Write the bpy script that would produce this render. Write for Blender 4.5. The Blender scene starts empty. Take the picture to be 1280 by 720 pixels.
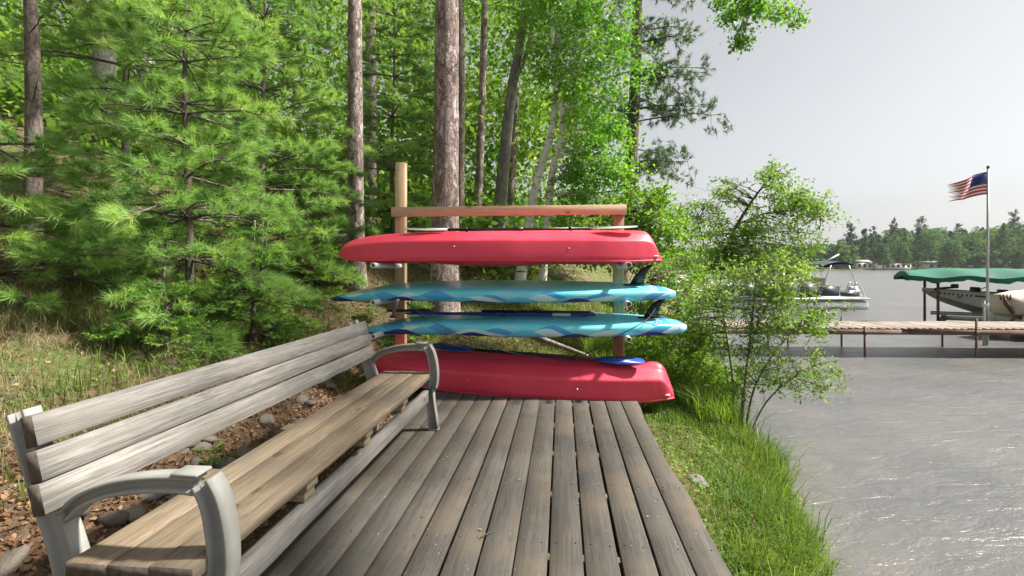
import bpy, math, random
import numpy as np
rng = np.random.default_rng(7); random.seed(7)
SC = bpy.context.scene; COL = SC.collection
R = math.radians
# ---------------------------------------------------------------- camera, sky, sun, exposure
F, HZ, H, TH = 622.0, 331.0, 1.25, R(5.69)          # focal length (px of 1280), horizon row, eye height over the deck, yaw against the deck
SUN_AZ, SUN_EL = R(84.0), R(50.0)                   # to the right of the view direction, above the horizon
cam_d = bpy.data.cameras.new('camera'); cam = bpy.data.objects.new('camera', cam_d); COL.objects.link(cam)
cam.location = (0, 0, H); cam.rotation_euler = (R(90), 0, TH)
cam_d.sensor_width = 36.0; cam_d.lens = F/1280*36; cam_d.shift_y = -29/1280; cam_d.clip_start = .05; cam_d.clip_end = 3000
SC.camera = cam
world = bpy.data.worlds.new('World'); SC.world = world; world.use_nodes = True
wn = world.node_tree; wn.nodes.clear()
sky = wn.nodes.new('ShaderNodeTexSky'); sky.sky_type = 'NISHITA'; sky.sun_disc = False
sky.sun_elevation = SUN_EL; sky.sun_rotation = SUN_AZ - TH
sky.air_density = 1.0; sky.dust_density = 2.0; sky.ozone_density = 1.0; sky.altitude = 0
hs = wn.nodes.new('ShaderNodeHueSaturation'); hs.inputs['Saturation'].default_value = .16; hs.inputs['Value'].default_value = .76
bg = wn.nodes.new('ShaderNodeBackground'); bg.inputs['Strength'].default_value = .05
wo = wn.nodes.new('ShaderNodeOutputWorld')
wn.links.new(sky.outputs[0], hs.inputs['Color']); wn.links.new(hs.outputs[0], bg.inputs['Color']); wn.links.new(bg.outputs[0], wo.inputs['Surface'])
sun_d = bpy.data.lights.new('sun', 'SUN'); sun_d.energy = 3.5; sun_d.angle = R(3.5); sun_d.color = (1, .93, .82)
sun = bpy.data.objects.new('sun', sun_d); COL.objects.link(sun); sun.location = (0, 0, 40)
sun.rotation_euler = (R(90)-SUN_EL, 0, math.pi - (SUN_AZ - TH))
SC.view_settings.view_transform = 'Standard'; SC.view_settings.look = 'None'
SC.view_settings.gamma = 1.0; SC.view_settings.exposure = 1.85; SC.view_settings.use_curve_mapping = False
SC.render.engine = 'CYCLES'
cy = SC.cycles; cy.use_denoising = True; cy.max_bounces = 10; cy.diffuse_bounces = 5; cy.glossy_bounces = 3; cy.transmission_bounces = 8
cy.transparent_max_bounces = 8; cy.caustics_reflective = False; cy.caustics_refractive = False; cy.sample_clamp_indirect = 10
cy.use_adaptive_sampling = True; cy.adaptive_threshold = .02

# ---------------------------------------------------------------- measuring helpers
cT, sT = math.cos(TH), math.sin(TH)
def w2(xc, d): return (xc*cT - d*sT, xc*sT + d*cT)            # camera plan -> world plan
def c2(X, Y): return (X*cT + Y*sT, -X*sT + Y*cT)              # world plan -> camera plan
def P(px, py, d):
    x, y = w2((px-640)/F*d, d); return np.array((x, y, H + (HZ-py)/F*d))
WATER = -.60
def smooth(a, b, x): t = np.clip((x-a)/(b-a), 0, 1); return t*t*(3-2*t)
def nz(x, y):
    return (np.sin(1.7*x+.3)*np.cos(1.3*y+1.1) + .5*np.sin(3.9*x+2.1*y) + .35*np.sin(7.3*y-2.7*x+.7) + .2*np.sin(13.1*x+9.7*y))/2.05
def shore(d): return 1.0 + .30*d + .10*np.sin(1.9*d+.5) + .06*np.sin(4.7*d) + .5*np.sin(.23*d)*smooth(9, 20, d)
def terrain(X, Y):
    X = np.asarray(X, float); Y = np.asarray(Y, float)
    xc, d = X*cT + Y*sT, -X*sT + Y*cT
    t = shore(d) - xc
    bank = np.interp(t, [-6, -1, 0, .18, .5, 1.0, 1.7, 60], [-2.2, -1.1, WATER-.04, -.46, -.30, -.18, -.12, -.12])
    s = np.maximum(0, -1.8 - X); hill = .34*s - .5*np.log1p(np.exp(-(s)*4))*0
    hill = np.where(s < 9, .34*s, 3.06 + .22*(s-9))
    b = np.maximum(0, d-5.4); back = np.where(b < 8, .27*b, 2.16+.12*(b-8))*smooth(.4, 4.5, t)
    n = nz(X, Y)*.05*smooth(.2, 1.2, t)*np.where((X > -1.4) & (X < 1.0) & (Y < 5.5), .3, 1.0) + nz(X*.3+4, Y*.3)*.25*smooth(3, 9, s+b)
    return bank + np.minimum(hill, 14) + np.minimum(back, 9) + n
def GP(px, d, lift=0.0):
    x, y = w2((px-640)/F*d, d); return np.array((x, y, float(terrain(x, y))+lift))

# ---------------------------------------------------------------- mesh helpers
def np_mesh(name, V, Fs):
    """Fs: list of (n,k) index arrays"""
    me = bpy.data.meshes.new(name); V = np.asarray(V, np.float32)
    me.vertices.add(len(V)); me.vertices.foreach_set('co', V.ravel())
    Fs = [np.asarray(f, np.int32) for f in Fs if len(f)]
    nl = sum(f.size for f in Fs); npoly = sum(len(f) for f in Fs)
    me.loops.add(nl); me.loops.foreach_set('vertex_index', np.concatenate([f.ravel() for f in Fs]))
    me.polygons.add(npoly); st = []; o = 0
    for f in Fs:
        st.append(o + np.arange(len(f))*f.shape[1]); o += f.size
    me.polygons.foreach_set('loop_start', np.concatenate(st).astype(np.int32))
    me.update(calc_edges=True); me.validate(); return me
class MB:
    def __init__(s): s.V = []; s.Fq = {}; s.n = 0
    def add(s, V, faces):
        V = np.asarray(V, float).reshape(-1, 3); o = s.n; s.V.append(V); s.n += len(V)
        if isinstance(faces, np.ndarray): faces = [faces]
        for f in faces:
            if isinstance(f, np.ndarray): s.Fq.setdefault(f.shape[1], []).append(f+o)
            else: s.Fq.setdefault(len(f), []).append(np.array([f])+o)
        return s
    def box(s, lo, hi, bev=0.0, M=None):
        lo = np.array(lo, float); hi = np.array(hi, float)
        if bev <= 0:
            V = np.array([[x, y, z] for x in (lo[0], hi[0]) for y in (lo[1], hi[1]) for z in (lo[2], hi[2])])
            fs = [(0,1,3,2), (4,6,7,5), (0,4,5,1), (2,3,7,6), (0,2,6,4), (1,5,7,3)]
        else:
            V = []; fs = []
            # chamfered box: three verts per corner
            idx = {}
            for i, x in enumerate((lo[0], hi[0])):
                for j, y in enumerate((lo[1], hi[1])):
                    for k, z in enumerate((lo[2], hi[2])):
                        sx, sy, sz = (1-2*i)*bev, (1-2*j)*bev, (1-2*k)*bev
                        idx[i,j,k] = len(V); V += [[x, y+sy, z+sz], [x+sx, y, z+sz], [x+sx, y+sy, z]]
            g = lambda i, j, k, a: idx[i,j,k]+a
            for i in (0, 1):
                q = [g(i,0,0,0), g(i,1,0,0), g(i,1,1,0), g(i,0,1,0)]; fs.append(tuple(q if i else q[::-1]))
                q = [g(0,i,0,1), g(0,i,1,1), g(1,i,1,1), g(1,i,0,1)]; fs.append(tuple(q if i else q[::-1]))
                q = [g(0,0,i,2), g(1,0,i,2), g(1,1,i,2), g(0,1,i,2)]; fs.append(tuple(q if i else q[::-1]))
            for a in (0, 1):
                for b in (0, 1):
                    def q(l, fl): fs.append(tuple(l[::-1] if fl else l))
                    q([g(a,b,0,0), g(a,b,1,0), g(a,b,1,1), g(a,b,0,1)], (a+b) % 2 == 0)
                    q([g(a,0,b,0), g(a,1,b,0), g(a,1,b,2), g(a,0,b,2)], (a+b) % 2 == 1)
                    q([g(0,a,b,1), g(1,a,b,1), g(1,a,b,2), g(0,a,b,2)], (a+b) % 2 == 0)
            for i in (0,1):
                for j in (0,1):
                    for k in (0,1):
                        t = (g(i,j,k,0), g(i,j,k,1), g(i,j,k,2)); fs.append(t if (i+j+k) % 2 == 1 else t[::-1])
            V = np.array(V)
        if M is not None: V = V @ np.asarray(M)[:3,:3].T + np.asarray(M)[:3,3]
        return s.add(V, fs)
    def tube(s, path, rad, n=8, cap=True, flat=None):
        path = np.asarray(path, float); m = len(path); rad = np.broadcast_to(np.asarray(rad, float), (m,))
        t = np.gradient(path, axis=0); t /= np.linalg.norm(t, axis=1)[:, None]+1e-9
        ref = np.array((0, 0, 1.)) if abs(t[:, 2]).mean() < .8 else np.array((1., 0, 0))
        u = np.cross(t, ref); u /= np.linalg.norm(u, axis=1)[:, None]+1e-9; v = np.cross(u, t)
        a = np.arange(n)/n*2*math.pi
        V = path[:, None] + rad[:, None, None]*(np.cos(a)[None, :, None]*u[:, None] + np.sin(a)[None, :, None]*v[:, None]*(flat or 1))
        i = np.arange(m-1)[:, None]*n; j = np.arange(n)[None]; k = (j+1) % n
        q = np.stack([i+j, i+k, i+n+k, i+n+j], -1).reshape(-1, 4)[:, ::-1]
        fs = [q]
        if cap: fs += [tuple(range(n)), tuple(range(m*n-1, (m-1)*n-1, -1))]
        return s.add(V.reshape(-1, 3), fs)
    def grid(s, V):
        """V (m,n,3) sheet"""
        m, n = V.shape[:2]; i = np.arange(m-1)[:, None]*n; j = np.arange(n-1)[None]
        return s.add(V.reshape(-1, 3), np.stack([i+j, i+j+1, i+n+j+1, i+n+j], -1).reshape(-1, 4))
    def loft(s, S, closed=True, cap=True):
        """S (m,n,3) rings"""
        m, n = S.shape[:2]; i = np.arange(m-1)[:, None]*n; j = np.arange(n if closed else n-1)[None]; k = (j+1) % n
        fs = [np.stack([i+j, i+k, i+n+k, i+n+j], -1).reshape(-1, 4)]
        if cap: fs += [tuple(range(n-1, -1, -1)), tuple(range((m-1)*n, m*n))]
        return s.add(S.reshape(-1, 3), fs)
    def prism(s, poly, lo, hi, axis='z'):
        poly = np.asarray(poly, float); n = len(poly)
        def lift(h):
            o = np.full(n, h)
            return {'z': np.stack([poly[:,0], poly[:,1], o], 1), 'y': np.stack([poly[:,0], o, poly[:,1]], 1), 'x': np.stack([o, poly[:,0], poly[:,1]], 1)}[axis]
        V = np.concatenate([lift(lo), lift(hi)])
        fs = [tuple(range(n-1, -1, -1)), tuple(range(n, 2*n))] + [(i, (i+1) % n, n+(i+1) % n, n+i) for i in range(n)]
        return s.add(V, fs)
    def mesh(s, name): return np_mesh(name, np.concatenate(s.V), [np.concatenate(f) for f in s.Fq.values()])
    def build(s, name, m, root=None, smooth=False, local=False, kind=None):
        return obj(name, s.mesh(name), m, root, smooth, local, kind)
def obj(name, me, m, root=None, smooth=False, local=False, kind=None):
    """link a mesh; parts are given in world coordinates unless local"""
    if m is not None and not me.materials: me.materials.append(m)
    if smooth: me.polygons.foreach_set('use_smooth', np.ones(len(me.polygons), bool))
    o = bpy.data.objects.new(name, me); COL.objects.link(o)
    if root is not None:
        o.parent = root
        if not local:
            base = root_of(root)
            shift(me, base)
            me.update()
    if kind: o['kind'] = kind
    return o
def shift(me, base):
    a = np.empty(len(me.vertices)*3, np.float32); me.vertices.foreach_get('co', a)
    a = a.reshape(-1, 3) - np.asarray(base, np.float32); me.vertices.foreach_set('co', a.ravel())
def root_of(o):
    p = np.zeros(3)
    while o is not None: p += np.array(o.location); o = o.parent
    return p
def tag(o, label=None, cat=None, group=None, kind=None):
    for k, v in (('label', label), ('category', cat), ('group', group), ('kind', kind)):
        if v: o[k] = v
    return o
def thing(name, label, cat, loc=(0,0,0), group=None, rz=0.0):
    o = bpy.data.objects.new(name, None); COL.objects.link(o); o.location = tuple(float(c) for c in loc); o.rotation_euler = (0, 0, rz); o.empty_display_size = .1
    return tag(o, label, cat, group)
def unit(v): return v/(np.linalg.norm(v, axis=-1, keepdims=True)+1e-9)
def rdir(n): return unit(rng.normal(size=(n, 3)))
def curve(pts, n=16):
    """Catmull-Rom through points"""
    p = np.asarray(pts, float); p = np.vstack([2*p[0]-p[1], p, 2*p[-1]-p[-2]]); out = []
    seg = len(p)-3
    for u in np.linspace(0, seg-1e-6, n):
        i = int(u); t = u-i; a, b, c, d = p[i:i+4]
        out.append(.5*((2*b)+(-a+c)*t+(2*a-5*b+4*c-d)*t*t+(-a+3*b-3*c+d)*t**3))
    return np.array(out)
# vegetation primitives, all vectorised
def leaf_mesh(name, C, size, up=.5, aspect=.55, dirs=None, jit=.4):
    n = len(C); size = np.broadcast_to(size, (n,))*rng.uniform(1-jit, 1+jit, n)
    N = unit(rdir(n)*(1-up) + np.array((0, 0, up))); A = rdir(n) if dirs is None else unit(dirs + .7*rdir(n))
    A = unit(A - N*(A*N).sum(1)[:, None]); B = np.cross(N, A); s = size[:, None]
    V = np.stack([C - A*s*.5, C + B*s*aspect*.5 - A*s*.06 + N*s*.08, C + A*s*.5 - N*s*.06, C - B*s*aspect*.5 - A*s*.06 + N*s*.08], 1)
    return np_mesh(name, V.reshape(-1, 3), [np.arange(n*4).reshape(-1, 4)])
def needle_mesh(name, T, D, n, length, width, spread=.8, along=.05):
    """T tuft positions, D directions; n needles each"""
    T = np.repeat(T, n, 0); D = np.repeat(D, n, 0); m = len(T)
    d = unit(D + spread*rdir(m)); L = length*rng.uniform(.65, 1.1, m)[:, None]
    b = T + D*(rng.uniform(-1, 1, m)*along)[:, None]; p = unit(np.cross(d, rdir(m)))*width
    tip = b + d*L - np.array((0, 0, 1.))*L*.08
    V = np.stack([b-p*.5, b+p*.5, tip], 1).reshape(-1, 3)
    return np_mesh(name, V, [np.arange(m*3).reshape(-1, 3)])
def blade_mesh(name, B, length, width, lean=.45, wind=(0, 0)):
    n = len(B); L = np.asarray(length)*np.ones(n); a = rng.uniform(0, 2*math.pi, n)
    ld = np.stack([np.cos(a)+wind[0], np.sin(a)+wind[1], np.zeros(n)], 1)*lean*rng.uniform(.3, 1.6, n)[:, None]
    side = np.stack([-np.sin(a), np.cos(a), np.zeros(n)], 1)*(np.asarray(width)*np.ones(n))[:, None]
    up = np.array((0, 0, 1.)); L = L[:, None]
    mid = B + up*L*.55 + ld*L*.35; tip = B + up*L*(.9-.35*np.linalg.norm(ld, axis=1)[:, None]) + ld*L
    V = np.stack([B-side*.5, B+side*.5, mid+side*.38, mid-side*.38, tip], 1).reshape(-1, 3)
    i = np.arange(n)[:, None]*5
    return np_mesh(name, V, [i+np.array([[0, 1, 2, 3]]), i+np.array([[3, 2, 4]])])
# ---------------------------------------------------------------- materials
class NT:
    def __init__(s, name):
        s.m = bpy.data.materials.new(name); s.m.use_nodes = True; s.t = s.m.node_tree; s.t.nodes.clear()
        s.out = s.n('ShaderNodeOutputMaterial'); s.tc = None
    def n(s, ty, **kw):
        x = s.t.nodes.new(ty)
        for k, v in kw.items(): setattr(x, k, v)
        return x
    def l(s, a, b): s.t.links.new(a, b)
    def put(s, sock, v):
        if isinstance(v, bpy.types.NodeSocket): s.l(v, sock)
        else: sock.default_value = v if not (isinstance(v, tuple) and len(v) == 3 and sock.type == 'RGBA') else (*v, 1)
    def obj_co(s, rand=False):
        tc = s.n('ShaderNodeTexCoord').outputs['Object']
        if rand:
            oi = s.n('ShaderNodeObjectInfo').outputs['Random']
            v = s.n('ShaderNodeVectorMath', operation='SCALE'); v.inputs[0].default_value = (37, 53, 19); s.l(oi, v.inputs['Scale'])
            a = s.n('ShaderNodeVectorMath', operation='ADD'); s.l(tc, a.inputs[0]); s.l(v.outputs[0], a.inputs[1]); tc = a.outputs[0]
        return tc
    def scale(s, co, sc):
        v = s.n('ShaderNodeVectorMath', operation='MULTIPLY'); s.l(co, v.inputs[0]); v.inputs[1].default_value = sc; return v.outputs[0]
    def noise(s, co, scale=1., detail=4., rough=.55, dist=0.):
        x = s.n('ShaderNodeTexNoise'); s.l(co, x.inputs['Vector']); x.inputs['Scale'].default_value = scale; x.inputs['Detail'].default_value = detail
        x.inputs['Roughness'].default_value = rough; x.inputs['Distortion'].default_value = dist; return x.outputs['Fac']
    def voro(s, co, scale=1., feature='F1', out='Distance', rnd=1.):
        x = s.n('ShaderNodeTexVoronoi', feature=feature); s.l(co, x.inputs['Vector']); x.inputs['Scale'].default_value = scale; x.inputs['Randomness'].default_value = rnd; return x.outputs[out]
    def math(s, op, a, b=0., c=None, clamp=False):
        x = s.n('ShaderNodeMath', operation=op, use_clamp=clamp); s.put(x.inputs[0], a); s.put(x.inputs[1], b)
        if c is not None: s.put(x.inputs[2], c)
        return x.outputs[0]
    def ramp(s, fac, stops, interp='LINEAR'):
        x = s.n('ShaderNodeValToRGB'); s.l(fac, x.inputs[0]); e = x.color_ramp.elements; x.color_ramp.interpolation = interp
        while len(e) < len(stops): e.new(.5)
        for el, (p, c) in zip(e, stops): el.position = p; el.color = (*c, 1) if isinstance(c, tuple) else (c, c, c, 1)
        return x.outputs[0]
    def mix(s, fac, a, b, mode='MIX'):
        x = s.n('ShaderNodeMix', data_type='RGBA', blend_type=mode); s.put(x.inputs[0], fac); s.put(x.inputs[6], a); s.put(x.inputs[7], b); return x.outputs[2]
    def bump(s, h, strength=.3, dist=.01):
        x = s.n('ShaderNodeBump'); s.l(h, x.inputs['Height']); x.inputs['Strength'].default_value = strength; x.inputs['Distance'].default_value = dist; return x.outputs[0]
    def pbr(s, col, rough=.6, normal=None, metal=0., spec=.5, **kw):
        b = s.n('ShaderNodeBsdfPrincipled'); s.put(b.inputs['Base Color'], col); s.put(b.inputs['Roughness'], rough)
        b.inputs['Metallic'].default_value = metal; b.inputs['Specular IOR Level'].default_value = spec
        if normal is not None: s.l(normal, b.inputs['Normal'])
        for k, v in kw.items(): s.put(b.inputs[k], v)
        return b.outputs[0]
    def done(s, sh): s.l(sh, s.out.inputs['Surface']); return s.m
def plain(name, col, rough=.5, metal=0., var=.12, scale=8., bump=.05, spec=.5, coat=0.):
    t = NT(name); co = t.obj_co(True); n = t.noise(co, scale, 5, .6)
    dark = tuple(c*(1-var*2) for c in col); lite = tuple(min(1, c*(1+var)) for c in col)
    c = t.ramp(n, [(.3, dark), (.7, lite)])
    r = t.ramp(n, [(.3, max(0, rough-.08)), (.7, min(1, rough+.1))])
    return t.done(t.pbr(c, r, t.bump(t.noise(co, scale*6, 3), bump, .004), metal, spec, **({'Coat Weight': coat} if coat else {})))
def leafy(name, stops, transl=.42, low=.8, mixn=.5, rough=.5, spec=.3, gain=(1.2, 1.35, 1.3)):
    stops = [(p, tuple(min(.62, v*k) for v, k in zip(c, gain))) for p, c in stops]
    t = NT(name); g = t.n('ShaderNodeNewGeometry').outputs['Random Per Island']; co = t.n('ShaderNodeTexCoord').outputs['Object']
    n = t.ramp(t.noise(co, low, 3, .6), [(.32, 0.), (.68, 1.)])
    f = t.math('ADD', t.math('MULTIPLY', g, 1-mixn), t.math('MULTIPLY', n, mixn))
    c = t.ramp(f, stops)
    p = t.pbr(c, rough, spec=spec)
    tr = t.n('ShaderNodeBsdfTranslucent'); ct = t.mix(1., c, (1.0, 1.0, .55), 'MULTIPLY'); t.l(ct, tr.inputs[0])
    mx = t.n('ShaderNodeMixShader'); mx.inputs[0].default_value = transl; t.l(p, mx.inputs[1]); t.l(tr.outputs[0], mx.inputs[2])
    return t.done(mx.outputs[0])
def wood(name, stops, axis=1, grain=1., stain=None, stain_amt=.5, knots=.5, rough=.8, bump=.35, warm=None, flecks=False):
    t = NT(name); co = t.obj_co(True)
    sc = [60, 60, 60]; sc[axis] = 1.7; fine = [230, 230, 230]; fine[axis] = 7
    kn = [6.0, 6.0, 6.0]; kn[axis] = 3.2
    kd = t.voro(t.scale(co, tuple(kn)), 1.0)
    pull = t.math('MULTIPLY', t.ramp(kd, [(.03, 1.), (.26, 0.)]), .8)
    off = t.n('ShaderNodeVectorMath', operation='ADD'); t.l(t.scale(co, tuple(sc)), off.inputs[0]); t.l(pull, off.inputs[1])
    g1 = t.noise(off.outputs[0], grain, 7, .66, .35); g2 = t.noise(t.scale(co, tuple(fine)), 1., 3, .7)
    c = t.ramp(g1, stops)
    c = t.mix(t.ramp(g2, [(.36, .5), (.52, 0.)]), c, tuple(v*.42 for v in stops[0][1]))
    if stain:
        big = t.noise(t.scale(co, (2.2, 2.2, 2.2)), 1., 5, .65)
        c = t.mix(t.math('MULTIPLY', t.ramp(big, [(.42, 0.), (.64, 1.)]), stain_amt), c, stain)
    if warm:
        b2 = t.noise(t.scale(co, (1.3, 1.3, 5)), 1.7, 4, .6)
        c = t.mix(t.math('MULTIPLY', t.ramp(b2, [(.45, 0.), (.62, 1.)]), .6), c, warm)
    c = t.mix(t.math('MULTIPLY', t.ramp(kd, [(.07, 1.), (.12, 0.)]), knots), c, (.055, .045, .036))
    if flecks:                                       # lichen and dropping flecks
        fk = t.voro(t.scale(co, (30, 22, 30)), 1.0); msk = t.ramp(t.noise(co, 2.6, 4, .6), [(.52, 0.), (.62, 1.)])
        c = t.mix(t.math('MULTIPLY', t.ramp(fk, [(.08, .6), (.14, 0.)]), msk), c, (.33, .32, .30))
    h = t.math('ADD', t.math('MULTIPLY', g1, .6), t.math('MULTIPLY', g2, .5))
    return t.done(t.pbr(c, rough, t.bump(h, bump, .004), spec=.25))
def bark(name, stops, sc=(9, 9, 3.0), crack=.7, bumpd=.02, lich=None):
    t = NT(name); co = t.obj_co(True)
    w = t.n('ShaderNodeTexNoise'); t.l(co, w.inputs['Vector']); w.inputs['Scale'].default_value = 7; w.inputs['Detail'].default_value = 5; w.inputs['Roughness'].default_value = .7
    wv = t.n('ShaderNodeVectorMath', operation='SCALE'); t.l(w.outputs['Color'], wv.inputs[0]); wv.inputs['Scale'].default_value = 1.5
    off = t.n('ShaderNodeVectorMath', operation='ADD'); t.l(t.scale(co, sc), off.inputs[0]); t.l(wv.outputs[0], off.inputs[1])
    e = t.voro(off.outputs[0], 1.9, 'DISTANCE_TO_EDGE'); cell = t.voro(off.outputs[0], 1.9, 'F1', 'Color')
    n = t.noise(t.scale(co, (sc[0]*3.5, sc[1]*3.5, sc[2]*2.5)), 1.3, 8, .72, .6)
    sep = t.n('ShaderNodeSeparateColor'); t.l(cell, sep.inputs[0])
    f = t.math('ADD', t.math('MULTIPLY', n, .72), t.math('MULTIPLY', sep.outputs[0], .28))
    c = t.ramp(f, stops); edge = t.ramp(e, [(.0, 1.), (.16, 0.)]); br = t.ramp(t.noise(co, 11, 4, .7), [(.4, .15), (.6, 1.)])
    c = t.mix(t.math('MULTIPLY', t.math('MULTIPLY', edge, br), crack), c, tuple(v*.42 for v in stops[0][1]))
    if lich: c = t.mix(t.ramp(t.noise(co, 2.3, 4), [(.52, 0.), (.66, .6)]), c, lich)
    h = t.math('SUBTRACT', t.math('MULTIPLY', n, 1.1), t.math('MULTIPLY', edge, .8))
    return t.done(t.pbr(c, .9, t.bump(h, .8, bumpd), spec=.15))
M = {}
M['deck'] = wood('deck_wood', [(.28, (.052, .048, .043)), (.5, (.084, .078, .070)), (.74, (.122, .114, .104))], 1, 1., (.060, .062, .060), .5, .3, .82, .4, warm=(.118, .096, .072), flecks=True)
M['bench'] = wood('bench_weathered_wood', [(.28, (.13, .125, .117)), (.5, (.235, .226, .213)), (.72, (.36, .35, .335))], 1, 1.2, (.17, .16, .138), .5, .95, .85, .5)
M['seat'] = wood('bench_seat_wood', [(.28, (.145, .108, .073)), (.5, (.25, .193, .132)), (.72, (.36, .295, .215))], 1, 1.2, (.20, .178, .142), .5, .5, .85, .5)
M['block'] = wood('support_block_wood', [(.3, (.20, .165, .11)), (.7, (.36, .29, .20))], 0, 1., None, 0, .2)
M['fresh'] = wood('new_lumber_vertical', [(.3, (.44, .32, .19)), (.5, (.53, .40, .25)), (.72, (.62, .49, .33))], 2, .9, (.46, .35, .21), .4, .5, .7, .15)
M['freshx'] = wood('new_lumber_beam', [(.3, (.48, .36, .235)), (.5, (.57, .445, .305)), (.72, (.64, .53, .385))], 0, .9, (.50, .38, .25), .4, .5, .7, .15)
M['redpost'] = wood('treated_lumber', [(.3, (.27, .175, .10)), (.5, (.34, .225, .135)), (.72, (.42, .295, .185))], 2, .9, (.27, .245, .12), .8, .5, .75, .15)
M['dock'] = wood('dock_wood', [(.3, (.19, .15, .125)), (.5, (.26, .212, .18)), (.72, (.34, .29, .255))], 1, 1., (.45, .42, .38), .5, .2, .85, .2)
M['dockbeam'] = wood('dock_beam_wood', [(.3, (.09, .055, .045)), (.5, (.17, .095, .075)), (.72, (.25, .16, .13))], 0, .6, (.22, .20, .18), .5, .2, .85, .2)
M['resin'] = plain('grey_cast_frame', (.31, .312, .295), .6, 0, .10, 5, .12, .4)
M['pvc'] = plain('pvc_pipe', (.72, .71, .68), .4, 0, .06, 6, .02)
M['pvcin'] = plain('pvc_inside', (.30, .17, .10), .7)
M['black'] = plain('black_plastic', (.018, .018, .02), .35, 0, .2, 10, .03)
M['blackcord'] = plain('black_cord', (.02, .02, .022), .7)
M['bluepad'] = plain('blue_paddle_plastic', (.022, .065, .40), .3, 0, .15, 5, .02)
M['white'] = plain('white_plastic', (.74, .74, .73), .4, 0, .05, 6, .02)
M['screw'] = plain('screw_heads', (.10, .085, .075), .6, .3)
M['endgrain'] = plain('end_grain', (.115, .095, .075), .9, 0, .3, 40, .2)
def kayak_mat():
    t = NT('red_rotomoulded_plastic'); co = t.obj_co(True)
    n = t.noise(co, 2.0, 6, .6); c = t.ramp(n, [(.3, (.72, .040, .085)), (.7, (.82, .070, .125))])
    scr = t.noise(t.scale(co, (3, 40, 40)), 1., 4, .7)
    c = t.mix(t.ramp(scr, [(.62, 0.), (.76, .25)]), c, (.68, .16, .17))
    return t.done(t.pbr(c, t.ramp(n, [(.3, .38), (.7, .52)]), t.bump(t.noise(co, 160, 2), .06, .002), spec=.5))
M['red'] = kayak_mat()
def sup_mat(ph):
    t = NT('paddleboard_print'); co = t.n('ShaderNodeTexCoord').outputs['Object']
    s = t.n('ShaderNodeSeparateXYZ'); t.l(co, s.inputs[0]); x, y, z = s.outputs
    def wave(k, p, a, k2, a2):
        w1 = t.math('MULTIPLY', t.math('SINE', t.math('ADD', t.math('MULTIPLY', x, k), p+ph)), a)
        w2_ = t.math('MULTIPLY', t.math('SINE', t.math('ADD', t.math('MULTIPLY', x, k2), p*2.3+ph)), a2); return t.math('ADD', w1, w2_)
    n = t.noise(t.scale(co, (1.2, 3, 3)), 1., 4)
    c = t.ramp(n, [(.3, (.12, .64, .76)), (.7, (.18, .72, .84))])
    def layer(c, w, off, col):
        m = t.math('LESS_THAN', z, t.math('ADD', w, off)); return t.mix(m, c, col)
    c = layer(c, wave(8.3, .4, .030, 13., .014), .022, (.24, .66, .78))
    c = layer(c, wave(11.7, 1.9, .036, 5.1, .016), .004, (.06, .36, .70))
    c = layer(c, wave(9.7, 3.3, .036, 15., .010), -.016, (.55, .80, .84))
    c = layer(c, wave(12.6, 4.9, .032, 6.3, .016), -.030, (.12, .55, .82))
    c = layer(c, wave(7.4, 2.2, .042, 11.1, .018), -.066, (.02, .045, .26))
    return t.done(t.pbr(c, .28, spec=.4, **{'Coat Weight': .2, 'Coat Roughness': .12}))
M['bark_red'] = bark('red_pine_bark', [(.30, (.17, .12, .108)), (.5, (.36, .28, .26)), (.68, (.62, .55, .54))], (10, 10, 3.0), .85, .025)
M['bark_grey'] = bark('grey_bark', [(.25, (.15, .14, .12)), (.5, (.26, .245, .22)), (.75, (.38, .365, .335))], (9, 9, 2.4), .6, .015, (.20, .24, .15))
M['bark_dark'] = bark('dark_bark', [(.25, (.10, .082, .07)), (.5, (.17, .14, .12)), (.75, (.26, .225, .20))], (9, 9, 3), .6, .015)
def birch_mat():
    t = NT('birch_bark'); co = t.obj_co(True); n = t.noise(t.scale(co, (5, 5, 26)), 1., 5, .7); b = t.noise(co, 2.6, 4, .65)
    c = t.ramp(b, [(.3, (.62, .60, .56)), (.7, (.84, .83, .80))])
    c = t.mix(t.ramp(n, [(.57, 0.), (.62, .95)]), c, (.05, .045, .04)); c = t.mix(t.ramp(b, [(.28, .9), (.38, 0.)]), c, (.10, .09, .075))
    return t.done(t.pbr(c, .75, t.bump(n, .3, .01), spec=.2))
M['birch'] = birch_mat()
# foliage: real leaf colours
M['leaf_birch'] = leafy('birch_leaves', [(.0, (.07, .17, .022)), (.45, (.13, .28, .03)), (.8, (.21, .36, .045)), (1., (.33, .41, .08))], .5, .9)
M['leaf_willow'] = leafy('willow_leaves', [(.0, (.08, .15, .035)), (.5, (.17, .27, .055)), (.85, (.27, .34, .08)), (1., (.37, .38, .13))], .5, 1.4)
M['leaf_shrub'] = leafy('shrub_leaves', [(.0, (.065, .145, .024)), (.5, (.15, .26, .035)), (.85, (.25, .35, .05)), (1., (.36, .40, .08))], .5, 1.6)
M['leaf_wood'] = leafy('wood_leaves', [(.0, (.05, .11, .025)), (.4, (.12, .22, .04)), (.75, (.24, .33, .06)), (1., (.38, .42, .09))], .5, .45, .65)
M['leaf_far'] = leafy('far_leaves', [(.0, (.035, .075, .035)), (.45, (.065, .125, .05)), (.8, (.115, .18, .06)), (1., (.17, .22, .07))], .35, .07, .72, 1., 0.)
M['leaf_farpine'] = leafy('far_pine_needles', [(.0, (.032, .056, .042)), (.6, (.055, .088, .056)), (1., (.08, .115, .065))], .25, .09, .6, 1., 0.)
M['ndl_white'] = leafy('white_pine_needles', [(.0, (.12, .21, .075)), (.5, (.24, .36, .12)), (.85, (.36, .44, .14)), (1., (.48, .48, .21))], .48, 1.1, .6)
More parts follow.
